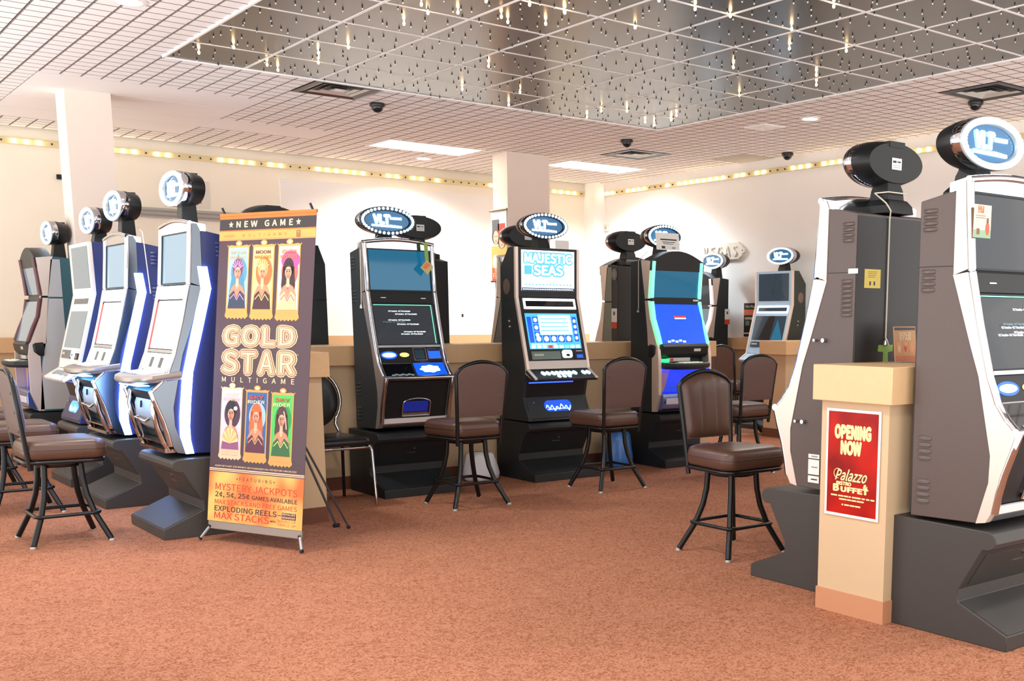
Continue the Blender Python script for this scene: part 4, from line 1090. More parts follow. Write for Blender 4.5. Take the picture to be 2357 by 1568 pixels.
def portrait(b, fr, x, y, w, h, kind, hh):
    """a made-up lady in a tall picture: x,y lower left"""
    K = {0: dict(bg=(150,206,222), bg2=(84,140,170), hair=(120,66,110), dress=(46,54,80), acc=(226,150,196)),
         1: dict(bg=(246,206,132), bg2=(232,104,56), hair=(206,156,84), dress=(66,32,38), acc=(250,214,130)),
         2: dict(bg=(240,214,200), bg2=(226,96,96), hair=(52,28,32), dress=(236,176,136), acc=(232,76,140)),
         3: dict(bg=(226,196,220), bg2=(70,40,60), hair=(34,22,30), dress=(140,80,120), acc=(244,176,110)),
         4: dict(bg=(40,92,150), bg2=(150,186,206), hair=(232,98,48), dress=(84,34,60), acc=(236,178,110)),
         5: dict(bg=(70,186,84), bg2=(30,140,70), hair=(74,44,40), dress=(40,96,54), acc=(236,214,120))}[kind]
    C = {k: pm('p%d%s' % (kind,k), v) for k,v in K.items()}
    X = lambda u: x+w*u; Y = lambda v: y+h*v
    b.rect(fr, x, x+w, y, y+h, hh, C['bg'])
    d = 0.0004
    b.ell(fr, X(0.56), Y(0.60), w*0.42, h*0.24, hh+d, C['bg2'])
    if kind == 2: b.ell(fr, X(0.58), Y(0.78), w*0.46, h*0.15, hh+1.5*d, C['acc'])
    if kind == 0: b.poly(fr, [(X(.06),Y(.2)),(X(.2),Y(.55)),(X(.5),Y(.9)),(X(.8),Y(.55)),(X(.94),Y(.2))], hh+1.5*d, pm('veil',(70,130,160)))
    # hair mass
    L = kind in (2,4,5)
    b.ell(fr, X(.5), Y(.66), w*0.27, h*0.16, hh+2*d, C['hair'])
    if L: b.poly(fr, [(X(.22),Y(.68)),(X(.16),Y(.40)),(X(.24),Y(.20)),(X(.80),Y(.16)),(X(.86),Y(.40)),(X(.78),Y(.68))], hh+2*d, C['hair'])
    # shoulders, neck, dress
    b.poly(fr, [(X(.08),Y(.0)),(X(.10),Y(.24)),(X(.24),Y(.36)),(X(.42),Y(.41)),(X(.58),Y(.41)),(X(.78),Y(.36)),(X(.92),Y(.24)),(X(.94),Y(.0))], hh+3*d, SKIN2)
    b.poly(fr, [(X(.42),Y(.36)),(X(.43),Y(.52)),(X(.57),Y(.52)),(X(.58),Y(.36))], hh+3.5*d, SKIN)
    b.poly(fr, [(X(.04),Y(.0)),(X(.12),Y(.22)),(X(.34),Y(.30)),(X(.5),Y(.17)),(X(.66),Y(.30)),(X(.9),Y(.22)),(X(.96),Y(.0))], hh+4*d, C['dress'])
    b.ell(fr, X(.5), Y(.34), w*.05, h*.018, hh+4.5*d, C['acc'])
    b.line(fr, [(X(.16),Y(.16)),(X(.36),Y(.24)),(X(.5),Y(.14)),(X(.66),Y(.24)),(X(.86),Y(.14))], w*.03, hh+4.5*d, C['acc'])
    # face
    b.ell(fr, X(.5), Y(.595), w*.165, h*.105, hh+5*d, SKIN); b.ell(fr, X(.5), Y(.56), w*.125, h*.085, hh+5*d, SKIN)
    b.ell(fr, X(.57), Y(.575), w*.06, h*.06, hh+5.5*d, SKIN2, 16)
    for s in (-1,1):
        b.ell(fr, X(.5+.07*s), Y(.605), w*.036, h*.009, hh+6*d, P_dk, 10); b.line(fr, [(X(.5+.035*s),Y(.629)),(X(.5+.085*s),Y(.635)),(X(.5+.115*s),Y(.624))], w*.018, hh+6*d, C['hair'])
    b.line(fr, [(X(.505),Y(.60)),(X(.52),Y(.562)),(X(.495),Y(.558))], w*.014, hh+6*d, SKIN2); b.ell(fr, X(.5), Y(.530), w*.05, h*.010, hh+6*d, LIP, 12)
    # fringe / crown
    b.poly(fr, [(X(.33),Y(.60)),(X(.35),Y(.70)),(X(.5),Y(.745)),(X(.66),Y(.70)),(X(.67),Y(.60)),(X(.61),Y(.665)),(X(.5),Y(.685)),(X(.40),Y(.665))], hh+6.5*d, C['hair'])
    if kind in (0,1):
        for k in range(7):
            a = math.radians(25+130*k/6); b.line(fr, [(X(.5)+w*.16*math.cos(a),Y(.65)+h*.05*math.sin(a)),(X(.5)+w*.33*math.cos(a),Y(.66)+h*.13*math.sin(a))], w*.045, hh+7*d, C['acc'])
        b.ell(fr, X(.5), Y(.70), w*.05, h*.02, hh+7.5*d, P_cream if kind else pm('gem',(90,60,120)))
    if kind == 3:
        for k in range(11):
            a = math.radians(15+150*k/10); b.poly(fr, [(X(.5),Y(.10)),(X(.5)+w*.44*math.cos(a-.12),Y(.10)+h*.27*math.sin(a-.12)),(X(.5)+w*.44*math.cos(a+.12),Y(.10)+h*.27*math.sin(a+.12))], hh+7*d+k*0.00004, C['acc'] if k%2 else pm('fan',(250,206,150)))
        b.ell(fr, X(.74), Y(.69), w*.10, h*.035, hh+7.5*d, pm('flower',(250,226,230)))
    if kind == 5: b.line(fr, [(X(.60),Y(.73)),(X(.70),Y(.62)),(X(.76),Y(.45))], w*.05, hh+7*d, pm('streak',(220,190,170)))

def ticket(b, fr, x, y, w, h, kind, title, sub, hh):
    fg = P_gold if kind != 3 else P_pink
    # border with curled top and scalloped foot
    pts = [(x-w*.05,y+h*.955),(x-w*.04,y+h*.93),(x,y+h*.92),(x-w*.01,y+h*.09),(x-w*.05,y+h*.05),(x-w*.04,y+h*.03)]
    for k in range(13):
        u = k/12; pts.append((x+w*u, y+h*(0.022 if k % 2 == 0 else 0.0)-h*.004*math.sin(PI*u)))
    pts += [(x+w*1.04,y+h*.03),(x+w*1.05,y+h*.05),(x+w*1.01,y+h*.09),(x+w,y+h*.92),(x+w*1.04,y+h*.93),(x+w*1.05,y+h*.955)]
    for k in range(9):
        u = 1-k/8; pts.append((x+w*u, y+h*(0.935+0.012*math.sin(PI*u*3)**2)))
    b.poly(fr, pts, hh, fg)
    b.ell(fr, x+w*.5, y+h*.965, w*.15, h*.034, hh+0.0003, fg); b.ell(fr, x+w*.5, y+h*.963, w*.085, h*.02, hh+0.0008, P_cream)
    m = w*.045
    portrait(b, fr, x+m, y+h*.135, w-2*m, h*.775, kind, hh+0.0006)
    t1, t2, c1, c2 = title
    b.text(fr, t1, x+w*.5, y+h*.825, h*.043, hh+0.0044, c1, w*.66, bold=.02); b.text(fr, t2, x+w*.5, y+h*.765, h*.040, hh+0.0044, c2, w*.76, bold=.015)
    if len(sub) == 1: b.text(fr, sub[0], x+w*.5, y+h*.075, h*.020, hh+0.0007, P_lt, w*.42)
    else:
        b.text(fr, sub[0], x+w*.5, y+h*.090, h*.018, hh+0.0007, P_lt, w*min(.8,.09*len(sub[0]))); b.text(fr, sub[1], x+w*.5, y+h*.055, h*.018, hh+0.0007, P_lt, w*min(.8,.075*len(sub[1])))

def banner():
    BL = Vector((2.036,6.583,0.122)); BR = Vector((2.329,5.900,0.122)); ex = (BR-BL).normalized(); Wd = (BR-BL).length
    nb = Vector((0.919,0.395,0)); up = nb*0.225+Vector((0,0,1.766)); H = up.length
    mid = (BL+BR)/2
    t = thing('banner_stand', (mid.x,mid.y,0), 0, 'tall leaning plum and orange NEW GAME banner with six lady pictures on a tripod stand', 'banner')
    O = Vector((mid.x,mid.y,0))
    fr = Fr(BL-O, ex, up)
    MB().rect(fr, 0, Wd, 0.0, H, 0.0, P_body, 0.002).build('banner_sheet', t)
    sheet = t.children[-1] if t.children else None
    sheet = [o for o in COL.objects if o.parent == t and o.name.startswith('banner_sheet')][0]
    Z = lambda v: H*(1-v)
    b = MB(); h1 = 0.0006
    b.rect(fr, 0, Wd, Z(.016), Z(0), h1, P_or); b.rect(fr, 0, Wd, Z(.052), Z(.018), h1, P_head); b.rect(fr, 0, Wd, Z(.056), Z(.052), h1, P_or)
    b.rect(fr, 0, Wd, Z(.082), Z(.056), h1, P_gold); b.rect(fr, 0, Wd, Z(.085), Z(.083), h1, P_lt)
    b.rect(fr, 0, Wd, Z(.829), Z(.825), h1, P_pink); b.rect(fr, 0, Wd, Z(.834), Z(.831), h1, P_pink)
    b.rect(fr, 0, Wd, 0.0, Z(.837), h1, P_glow)
    b.build('coloured_bands', sheet)
    h2 = 0.0012; U = lambda u: Wd*u
    b = MB()
    b.text(fr, 'NEW GAME', U(.475), Z(.043), H*.0185, h2, P_cream, U(.585), bold=.02, sp=1.25)
    for u in (.123,.825):
        pts = []
        for k in range(10):
            a = PI/2+k*PI/5; rr_ = .027 if k % 2 == 0 else .0115
            pts.append((U(u)+Wd*rr_*math.cos(a), Z(.034)+Wd*rr_*math.sin(a)))
        b.poly(fr, pts, h2, P_cream)
    b.text(fr, 'MULTIGAME', U(.48), Z(.0745), H*.0095, h2, pm('brown',(176,104,52)), U(.46), sp=1.5)
    b.text(fr, 'Artistic', U(.11), Z(.0745), H*.010, h2, pm('brown',(176,104,52)), U(.12), shear=.3)
    b.frame(fr, U(.81), U(.85), Z(.0805), Z(.0600), U(.006), h2, pm('brown2',(120,64,36)), 0.0003); b.text(fr, 'G', U(.83), Z(.0765), H*.0105, h2, pm('brown2',(120,64,36)), U(.02), bold=.03)
    b.text(fr, 'GAMES', U(.90), Z(.075), H*.006, h2, P_lt, U(.07))
    b.build('header_lettering', sheet)
    b = MB()
    mm = pm('title_ivory',(250,220,170)); md = pm('title_plum',(96,44,60)); mo = pm('title_orange',(240,130,70))
    b = MB(); ticket(b, fr, U(.105), Z(.338), U(.225), H*.252, 0, ('MOON','MAIDENS',P_lt,P_lt), ('SELENE',), h2); b.build('game_picture', sheet)
    b = MB(); ticket(b, fr, U(.370), Z(.341), U(.225), H*.255, 1, ('MOON','MAIDENS',md,P_or), ('NONA',), h2); b.build('game_picture', sheet)
    b = MB(); ticket(b, fr, U(.635), Z(.344), U(.225), H*.258, 2, ('SEDUCTION','MASTERS',P_or,mo), ('SEDUCTION OF','WHITE POINT'), h2); b.build('game_picture', sheet)
    b = MB(); ticket(b, fr, U(.100), Z(.795), U(.225), H*.250, 3, ('SECRET','FLOWER',mm,P_pink), ('SECRET OF THE','GOLDEN FLOWER'), h2); b.build('game_picture', sheet)
    b = MB(); ticket(b, fr, U(.365), Z(.800), U(.230), H*.250, 4, ('SKY','RIDER',P_rd,mm), ('GOLDEN','AMULET'), h2); b.build('game_picture', sheet)
    b = MB(); ticket(b, fr, U(.635), Z(.805), U(.225), H*.250, 5, ('SKY','RIDER',P_rd,mm), ('SILVER','TREASURES'), h2); b.build('game_picture', sheet)
    b = MB(); dk = pm('inline_plum',(126,66,66))
    for st, v, w0 in (('GOLD',.424,.745),('STAR',.514,.755)):
        b = MB()
        cap = .061 if st == 'GOLD' else .072
        xs = {'GOLD':[(.095,.165),(.29,.19),(.51,.13),(.675,.17)],'STAR':[(.095,.165),(.29,.16),(.48,.165),(.69,.165)]}[st]
        for ch,(u0,uw) in zip(st, xs):
            x_, w_ = U(u0+uw/2), U(uw); hh_ = H*cap
            for q, (bo, mm_) in enumerate(((.105,P_cream),(.080,dk),(.060,P_lt),(.036,P_pink),(.020,dk),(.004,P_cream))):
                b.text(fr, ch, x_, Z(v)+hh_*.07, hh_*.87, h2+.0004*q, mm_, w_*.84, bold=bo)
        b.build('title_word', sheet)
    b = MB()
    b.text(fr, 'TM', U(.875), Z(.452), H*.004, h2, P_cream, U(.015))
    b.text(fr, 'MULTIGAME', U(.475), Z(.542), H*.0155, h2, P_cream, U(.76), sp=1.5, bold=.008)
    b.text(fr, 'ALWAYS SET A LIMIT. STAY WITHIN IT. HELP IS AVAILABLE! CALL THE HELPLINE 1-866-332-2322', U(.49), Z(.8195), H*.0050, h2, P_cream, U(.86), bold=.01)
    b.build('title_lettering', sheet)
    b = MB()
    b.text(fr, 'FEATURING', U(.50), Z(.861), H*.0105, h2, P_dk, U(.34), sp=1.3)
    for u in (.305,.695): b.ell(fr, U(u), Z(.856), U(.006), U(.006), h2, P_dk, 8)
    b.text(fr, 'MYSTERY JACKPOTS', U(.075), Z(.896), H*.0215, h2, P_rd, U(.865), 'L', bold=.006)
    b.text(fr, '2\u00a2, 5\u00a2, 25\u00a2', U(.075), Z(.918), H*.0155, h2, P_dk, U(.37), 'L', bold=.012); b.text(fr, 'GAMES AVAILABLE', U(.47), Z(.918), H*.0125, h2, P_dk, U(.47), 'L', bold=.012)
    b.text(fr, 'MAX STACKS AND FREE GAMES', U(.075), Z(.942), H*.0145, h2, P_rd, U(.865), 'L', bold=.006)
    b.text(fr, 'EXPLODING REELS', U(.075), Z(.965), H*.0165, h2, P_dk, U(.66), 'L', bold=.012); b.rect(fr, U(.745), U(.785), Z(.960), Z(.958), h2, P_dk)
    b.rect(fr, U(.79), U(.935), Z(.970), Z(.949), h2, P_dk); b.text(fr, 'REVOLVER', U(.862), Z(.957), H*.006, h2+.0005, P_pink, U(.13), bold=.02); b.text(fr, 'REWARDER', U(.862), Z(.967), H*.006, h2+.0005, P_pink, U(.13), bold=.02)
    b.text(fr, 'MAX STACKS', U(.075), Z(.990), H*.0205, h2, P_rd, U(.585), 'L', bold=.01); b.text(fr, 'WITH', U(.70), Z(.983), H*.0045, h2, P_dk, U(.055), bold=.03)
    b.text(fr, 'DOUBLE UP', U(.75), Z(.981), H*.0085, h2, P_rd, U(.185), 'L'); b.text(fr, 'TRIPLE UP', U(.75), Z(.993), H*.0085, h2, P_rd, U(.185), 'L')
    b.build('feature_lettering', sheet)
    # grey lower bar, feet, poles
    MB().rect(fr, 0.004, Wd-0.004, -0.048, 0.0, -0.002, mat('bar_grey',(150,138,130),0.4,0.5), 0.014).build('lower_bar', t, bevel=0.003)
    MB().rect(fr, 0.0, Wd, H-0.012, H+0.004, 0.003, P_or, 0.012).build('upper_bar', t)
    for s, x in ((-1,0.02),(1,Wd-0.02)):
        a = fr.p(x, -0.03, -0.006); e = a + ex*(0.05*s) - nb*0.04; e.z = 0.012
        MB().tube([a,e], 0.008, M_ringw, 8).tube([e, e+(a-e)*0.12], 0.0115, M_black, 8).tube([a, a+(e-a)*.08], 0.012, M_black, 8).build('front_foot', t, smooth=50)
        c = fr.p(x-0.012*s, H-0.006, -0.01); MB().tube([c, c+ex*(-0.014*1)+Vector((0,0,0.045))-nb*0.01], 0.007, M_black, 8).build('hook', t, smooth=50)
    back = mid-O+nb*0.66; back.z = 0.012
    tr = MB(); hub = fr.p(Wd/2, H*0.50, -0.05)
    for x in (0.03,Wd-0.03): tr.tube([hub, fr.p(x,-0.02,-0.012)], 0.006, M_steelk, 8); tr.tube([hub, fr.p(x,H-0.01,-0.012)], 0.005, M_steelk, 8)
    tr.tube([hub, back], 0.0075, mat('leg_grey',(96,112,126),0.3,0.6), 8); tr.tube([back-nb*.02,back+nb*.02], 0.013, M_black, 8)
    # second rear leg leaning towards the viewer's right
    b2 = back+ex*0.10; tr.tube([fr.p(Wd*.9,H*.30,-0.02), b2], 0.0065, mat('leg_grey',(96,112,126),0.3,0.6), 8); tr.sphere((b2.x,b2.y,0.012), 0.013, M_black, 8, 5)
    tr.build('tripod', t, smooth=50)
banner()
# ---------------------------------------------------------------- the machines in their places
R90 = -PI/2
m1 = machine_a('gaming_machine', (3.508,7.30,0), 0, 'chrome edged machine behind the first middle stool, white lines of text on its dark screen', side=M_sidek, standm=M_standk, top_kw=dict(ring_m=M_ringd, cx=0.26))
m2 = machine_b('gaming_machine', (4.805,7.30,0), 0, 'black machine with bright white MAJESTIC game screens and a lit blue oval badge', top_kw=dict(ring_m=M_ringd))
m3 = machine_c('gaming_machine', (6.17,7.30,0), 0, 'black machine with green light columns and a bright blue lower screen', deckglow=M_grn, lower=M_scrb, top_kw=dict(ring_m=M_ringd))
l4 = machine_a('gaming_machine', (1.831,7.43,0), R90, 'glowing white machine nearest the banner, tallest of the left row', w=0.70, inset=0.058, side=M_sideb, standm=M_stand, variant='bright', vents='R', trim=M_darkch)
l3 = machine_a('gaming_machine', (1.838,8.79,0), R90, 'glowing white machine second from the banner in the left row, cord hanging on its side', w=0.70, inset=0.058, side=M_sideb, standm=M_stand, variant='bright2', vents='R', trim=M_darkch)
M_bezw = mat('bezel_white', (236,236,236), 0.3)
M_bezb = mat('bezel_pale_blue', (176,208,236), 0.3)
l2 = machine_b('gaming_machine', (1.885,9.98,0), R90, 'white fronted machine third from the banner in the left row', w=0.66, side=M_sideb, standm=M_stand, bezel=M_bezw, lit='white', disc='R', top_kw=dict(yf=0.33))
l1 = machine_c('gaming_machine', (1.84,11.42,0), R90, 'arched top machine at the far left end of the left row', side=mat('side_teal',(40,88,100),0.4), column=mat('column_dark_red',(92,40,46),0.2), lower=M_scrp, upper=M_scrp, sidep=mat('side_grey',(176,180,186),0.4))
r1 = machine_a('gaming_machine', (3.735,2.327,0), 0, 'large brown sided machine cut off by the right edge of the frame', w=0.66, inset=0.0, variant='textgrey', trim=M_silverp, top_kw=dict(cx=0.235, yf=0.33, hump=True))
r2 = machine_a('gaming_machine', (4.544,3.916,0), PI, 'brown sided machine seen from behind beside the near half wall, its sign turned away', w=0.66, inset=0.03, off=0.118, vents='R', backp=True, trim=M_silverp, top_kw=dict(yf=0.118+0.33, cz=2.02, hump=True))
b1 = machine_b('gaming_machine', (3.625,8.90,0), PI, 'black machine back mostly hidden behind the tall banner', side=M_sidek, disc='R', top_kw=dict(cx=0.39,yf=0.32))
b2 = machine_a('gaming_machine', (4.715,8.90,0), PI, 'black machine back standing behind the machine with white text lines', w=0.62, side=M_sidek, standm=M_standk, vents='R', top_kw=dict(cx=0.255,yf=0.32,cz=2.045))
b3 = machine_a('gaming_machine', (5.90,8.90,0), PI, 'grey machine seen from behind, left of the white game screens', w=0.62, side=mat('side_grey_green',(84,92,88),0.4), standm=M_standk, vents='R', top_kw=dict(cx=0.38,yf=0.32,cz=2.025))
b4 = machine_c('gaming_machine', (7.12,8.90,0), PI, 'olive grey machine seen from behind, left of the green lit machine', side=M_back, sidep=mat('side_olive',(128,132,116),0.4), column=M_ringw, lower=M_scrp, upper=M_scrp, top_kw=dict(cx=0.43,yf=0.32,cz=2.035,hump=True))
w1 = machine_c('gaming_machine', (9.20,10.87,0), R90, 'machine with white light columns below the VEGAS sign', column=emat('column_white',(236,226,236),1.2), lower=M_scrp, upper=M_scrd, top_kw=dict(cx=0.43))
w2 = machine_b('gaming_machine', (9.25,9.60,0), R90, 'pale blue fronted machine against the right wall', side=mat('side_dark_green',(44,48,42),0.4), bezel=M_bezb, lit='pale', disc='R', top_kw=dict(cx=0.38))

def child(b, name, parent, smooth=None, label=None):
    o = b.build(name, parent, smooth=smooth)
    if label: o['label'] = label
    return o
def local_frame(root, o, ex, ey):
    """frame given in the room, expressed in the machine's own coordinates"""
    M = Matrix.Translation(root.location) @ Matrix.Rotation(root.rotation_euler[2], 4, 'Z'); I = M.inverted(); R3 = I.to_3x3()
    return Fr(I @ Vector(o), R3 @ Vector(ex), R3 @ Vector(ey))
def to_local(root, pts):
    M = Matrix.Translation(root.location) @ Matrix.Rotation(root.rotation_euler[2], 4, 'Z'); I = M.inverted()
    return [I @ Vector(q) for q in pts]

# hanging cords
def cord(root, pts, r=0.0035, tassel=True):
    P = to_local(root, pts); b = MB().tube(P, r, M_cord, 6)
    if tassel: b.lathe(P[-1], [(0.004,0.0),(0.012,-0.012),(0.016,-0.03),(0.004,-0.034)], M_brush, 10)
    child(b, 'hanging_cord', root, 50)
cord(m1, [(3.70,7.66,1.90),(3.55,7.60,1.80),(3.528,7.59,1.78),(3.527,7.61,1.40)])
cord(m3, [(6.30,7.70,1.90),(6.18,7.68,1.82),(6.163,7.672,1.80),(6.163,7.672,1.39)])
cord(l3, [(2.25,8.40,1.92),(2.21,8.15,1.87),(2.21,8.142,1.85),(2.235,8.142,1.46)], tassel=False)
cord(r2, [(4.280,3.322,1.885),(4.148,3.322,1.885),(4.146,3.40,1.885)], tassel=False)
cord(r2, [(4.146,3.40,1.885),(4.108,3.30,1.83),(4.112,3.275,1.795),(4.130,3.294,1.76),(4.132,3.295,1.215)])
# notices and labels on the back and side of the near right machine
fr = local_frame(r2, (3.972,3.303,1.445), (1,0,0), (0,0,1))
b = MB().rect(fr, 0, 0.114, 0, 0.085, 0.0025, M_yel, 0.002)
for k in range(2): b.rect(fr, 0.035+k*0.03, 0.045+k*0.03, 0.012, 0.03, 0.003, M_ink)
for k in range(4): b.rect(fr, 0.025, 0.09-0.006*k, 0.072-k*0.008, 0.0745-k*0.008, 0.003, mat('notice_brown',(150,120,50),0.6))
child(b, 'notice', r2, label='yellow notice')
fr = local_frame(r2, (4.083,3.303,1.10), (1,0,0), (0,0,1))
child(MB().poly(fr, [(0.005,0.085),(0.11,0.085),(0.11,0.055),(0.075,0.05),(0.078,-0.0),(0.04,-0.0),(0.04,0.052),(0.0,0.055)], 0.003, M_green, 0.002), 'tape', r2, label='green tape')
fr = local_frame(r2, (3.912,3.345,1.508), (0,-1,0), (0,0,1)); child(MB().rect(fr, 0, 0.055, 0, 0.022, 0.002, M_paper, 0.002), 'sticker', r2, label='small white sticker')
fr = local_frame(r2, (3.912,3.56,0.525), (0,-1,0), (0,0,1)); b = MB()
for y0, y1 in ((0.0,0.033),(0.04,0.112),(0.118,0.138)):
    b.rect(fr, 0, 0.07, y0, y1, 0.002, M_paper, 0.002)
    b.rect(fr, 0.02, 0.06, (y0+y1)/2-0.003, (y0+y1)/2+0.003, 0.003, M_ink if y0 == 0 else mat('ink_grey',(150,148,148),0.6))
child(b, 'rating_labels', r2, label='white rating labels')
for y, z in ((3.53,1.205),(3.475,1.205),(3.64,0.815),(3.595,0.815)):
    c = to_local(r2, [(3.912,y,z),(3.893,y,z)]); child(MB().tube(c, 0.010 if y in (3.475,3.595) else 0.007, M_chrome, 12), 'side_lock', r2, 50)
# flyer on the large right machine
fr = local_frame(r1, (3.700,2.545,1.618), (0.86,-0.0,0), (0,0,1)); b = MB(); b.rect(fr, 0, 0.115, 0, 0.125, 0.0, mat('flyer_peach',(236,196,160),0.5), 0.001)
b.rect(fr, 0, 0.115, 0, 0.03, 0.0006, mat('flyer_green',(120,150,120),0.5)); b.text(fr, 'GOLD', 0.045, 0.108, 0.012, 0.0006, M_redp, 0.04, bold=.03); b.text(fr, 'STAR', 0.045, 0.094, 0.012, 0.0006, M_redp, 0.04, bold=.03)
for k in range(2): b.rect(fr, 0.012, 0.078, 0.082-k*0.008, 0.0845-k*0.008, 0.0006, mat('ink_brown',(110,80,60),0.6))
b.ell(fr, 0.092, 0.036, 0.014, 0.026, 0.0008, mat('flyer_red',(196,76,50),0.5)); b.ell(fr, 0.092, 0.068, 0.008, 0.010, 0.0008, mat('flyer_brown',(120,66,44),0.5)); b.rect(fr, 0.02, 0.04, 0.012, 0.035, 0.0009, mat('flyer_brown',(120,66,44),0.5))
child(b, 'flyer', r1, label='small peach flyer')
# green tag hanging in front of the text screen
fr = local_frame(m1, (4.01,7.525,1.62), (1,0,0), (0,0,1)); b = MB()
b.poly(fr, [(-0.018,0.235),(0.012,0.237),(0.022,0.08),(-0.008,0.08)], 0.012, M_green, 0.001)
b.poly(fr, [(-0.052,0.052),(0.004,0.108),(0.055,0.062),(0.006,0.0)], 0.014, mat('tag_olive',(196,186,120),0.6), 0.001); b.poly(fr, [(-0.036,0.056),(0.0,0.092),(0.034,0.074),(-0.01,0.038)], 0.0146, mat('tag_orange',(226,130,80),0.6))
child(b, 'hanging_tag', m1, label='green tape with an olive and orange card')
# white cards on tops
fr = local_frame(m2, (5.215,7.575,1.868), (1,0,0), (0,0.05,1)); child(MB().poly(fr, rr(0,0.135,0,0.066,0.006), 0.0, M_paper, 0.002), 'card', m2, label='white card')
fr = local_frame(m3, (6.285,7.57,1.905), (1,0,0), (0,0.12,1)); b = MB(); b.rect(fr, 0, 0.27, 0, 0.15, 0.0, M_paper, 0.001)
for k,(x0,x1,y,hh) in enumerate([(.05,.24,.085,.012),(.07,.22,.066,.006),(.08,.2,.052,.005),(.06,.1,.012,.022),(.18,.22,.014,.014)]): b.rect(fr, x0, x1, y, y+hh, 0.0008, M_ink if k != 4 else mat('ink_grey',(150,148,148),0.6))
child(b, 'paper_notice', m3, label='white paper notice')
# service labels on the sides of the rear machine and of the VEGAS machine
def service(root, o, ex):
    fr = local_frame(root, o, ex, (0,0,1)); b = MB(); b.rect(fr, 0, 0.085, 0.06, 0.19, 0.002, M_paper, 0.002).rect(fr, 0, 0.085, 0, 0.06, 0.002, M_redp, 0.002); b.rect(fr, 0.028, 0.056, 0.125, 0.16, 0.0026, mat('ink_grey2',(90,96,90),0.6))
    child(b, 'service_label', root, label='white and red service label')
service(b4, (6.497,8.50,1.21), (0,-1,0)); service(w1, (9.63,10.247,1.24), (1,0,0))
fr = local_frame(b4, (6.497,8.455,1.72), (0,-1,0), (0,0,1)); b = MB(); n = 24
b.poly(fr, [(0.045*math.cos(2*PI*k/n),0.055*math.sin(2*PI*k/n)) for k in range(n)], 0.002, mat('ring_grey',(120,112,106),0.5)); b.ell(fr, 0, 0, 0.018, 0.024, 0.003, mat('side_olive',(128,132,116),0.4)); child(b, 'speaker_ring', b4)
fr = local_frame(l3, (2.30,8.140,1.375), (1,0,0), (0,0,1)); b = MB()
for k in range(5): b.rect(fr, 0.005+0.01*(k%2), 0.07-0.008*(k%3), 0.02+0.026*k, 0.04+0.026*k, 0.002, mat('label_lilac',(196,196,226),0.6), 0.002)
child(b, 'stickers', l3, label='lilac stickers')

# ---------------------------------------------------------------- posters and small things
def flat(name, o, ex, ey, label, cat):
    t = thing(name, o, 0, label, cat); return t, Fr((0,0,0), ex, ey)
t, fr = flat('poster', (3.674,3.241,0.443), (0,-1,0), (0,0,1), 'red OPENING NOW buffet poster in a white border on the near half wall end', 'poster')
PW, PH = 0.303, 0.474
MB().rect(fr, 0, PW, 0, PH, 0.0, M_paper, 0.002).build('sheet', t)
def redmat():
    m = bpy.data.materials.new('poster_red'); m.use_nodes = True; nt = m.node_tree; N = nt.nodes; b = N['Principled BSDF']; b.inputs['Roughness'].default_value = 0.35; b.inputs['Specular IOR Level'].default_value = 0.2
    tc = N.new('ShaderNodeTexCoord'); n = N.new('ShaderNodeTexNoise'); n.inputs['Scale'].default_value = 6.0; n.inputs['Detail'].default_value = 1.5
    nt.links.new(tc.outputs['Object'], n.inputs['Vector']); r = N.new('ShaderNodeValToRGB'); nt.links.new(n.outputs['Fac'], r.inputs[0])
    e = r.color_ramp.elements; e[0].position = 0.3; e[0].color = lin((128,10,8))+(1,); e[1].position = 0.65; e[1].color = lin((186,24,8))+(1,)
    nt.links.new(r.outputs[0], b.inputs['Base Color']); return m
b = MB(); b.rect(fr, 0.012, PW-0.012, 0.012, PH-0.012, 0.0005, redmat()); b.build('red_field', t)
b = MB(); cr = mat('print_pale_gold',(250,226,160),0.5); h = 0.001
b.text(fr, 'OPENING', PW*.50, PH*.735, 0.052, h, cr, 0.198, bold=.06); b.text(fr, 'NOW', PW*.475, PH*.59, 0.052, h, cr, 0.110, bold=.06)
sh_ = mat('print_shadow_brown',(120,30,20),0.5)
b.text(fr, 'Palazzo', PW*.50, PH*.335, 0.046, h, sh_, 0.180, shear=.45, bold=.05); b.text(fr, 'Palazzo', PW*.49, PH*.34, 0.046, h+.0006, cr, 0.178, shear=.45, bold=.015); b.tube([fr.p(PW*(.24+.07*math.cos(a)), PH*(.40+.045*math.sin(a)), h+.0004) for a in [0.4+k*0.35 for k in range(14)]], 0.0016, cr, 6)
b.text(fr, 'BISTRO', PW*.36, PH*.295, 0.014, h+.0004, cr, 0.082, bold=.05); b.text(fr, '&', PW*.76, PH*.285, 0.018, h+.0004, cr, 0.022, bold=.04)
b.text(fr, 'B', PW*.215, PH*.235, 0.028, h, cr, 0.028, bold=.05); b.text(fr, 'UFFET', PW*.56, PH*.235, 0.021, h, cr, 0.15, bold=.05)
for y, segs in ((.185,[(.12,.24),(.26,.36),(.37,.45),(.46,.50),(.52,.68),(.70,.76),(.78,.84),(.86,.93)]),(.155,[(.28,.42),(.43,.5),(.51,.6),(.61,.74)]),(.105,[(.33,.36),(.38,.47),(.48,.57),(.58,.68)])):
    for x0,x1 in segs: b.rect(fr, PW*x0, PW*x1, PH*y, PH*y+0.0065, h, cr)
b.build('lettering', t)

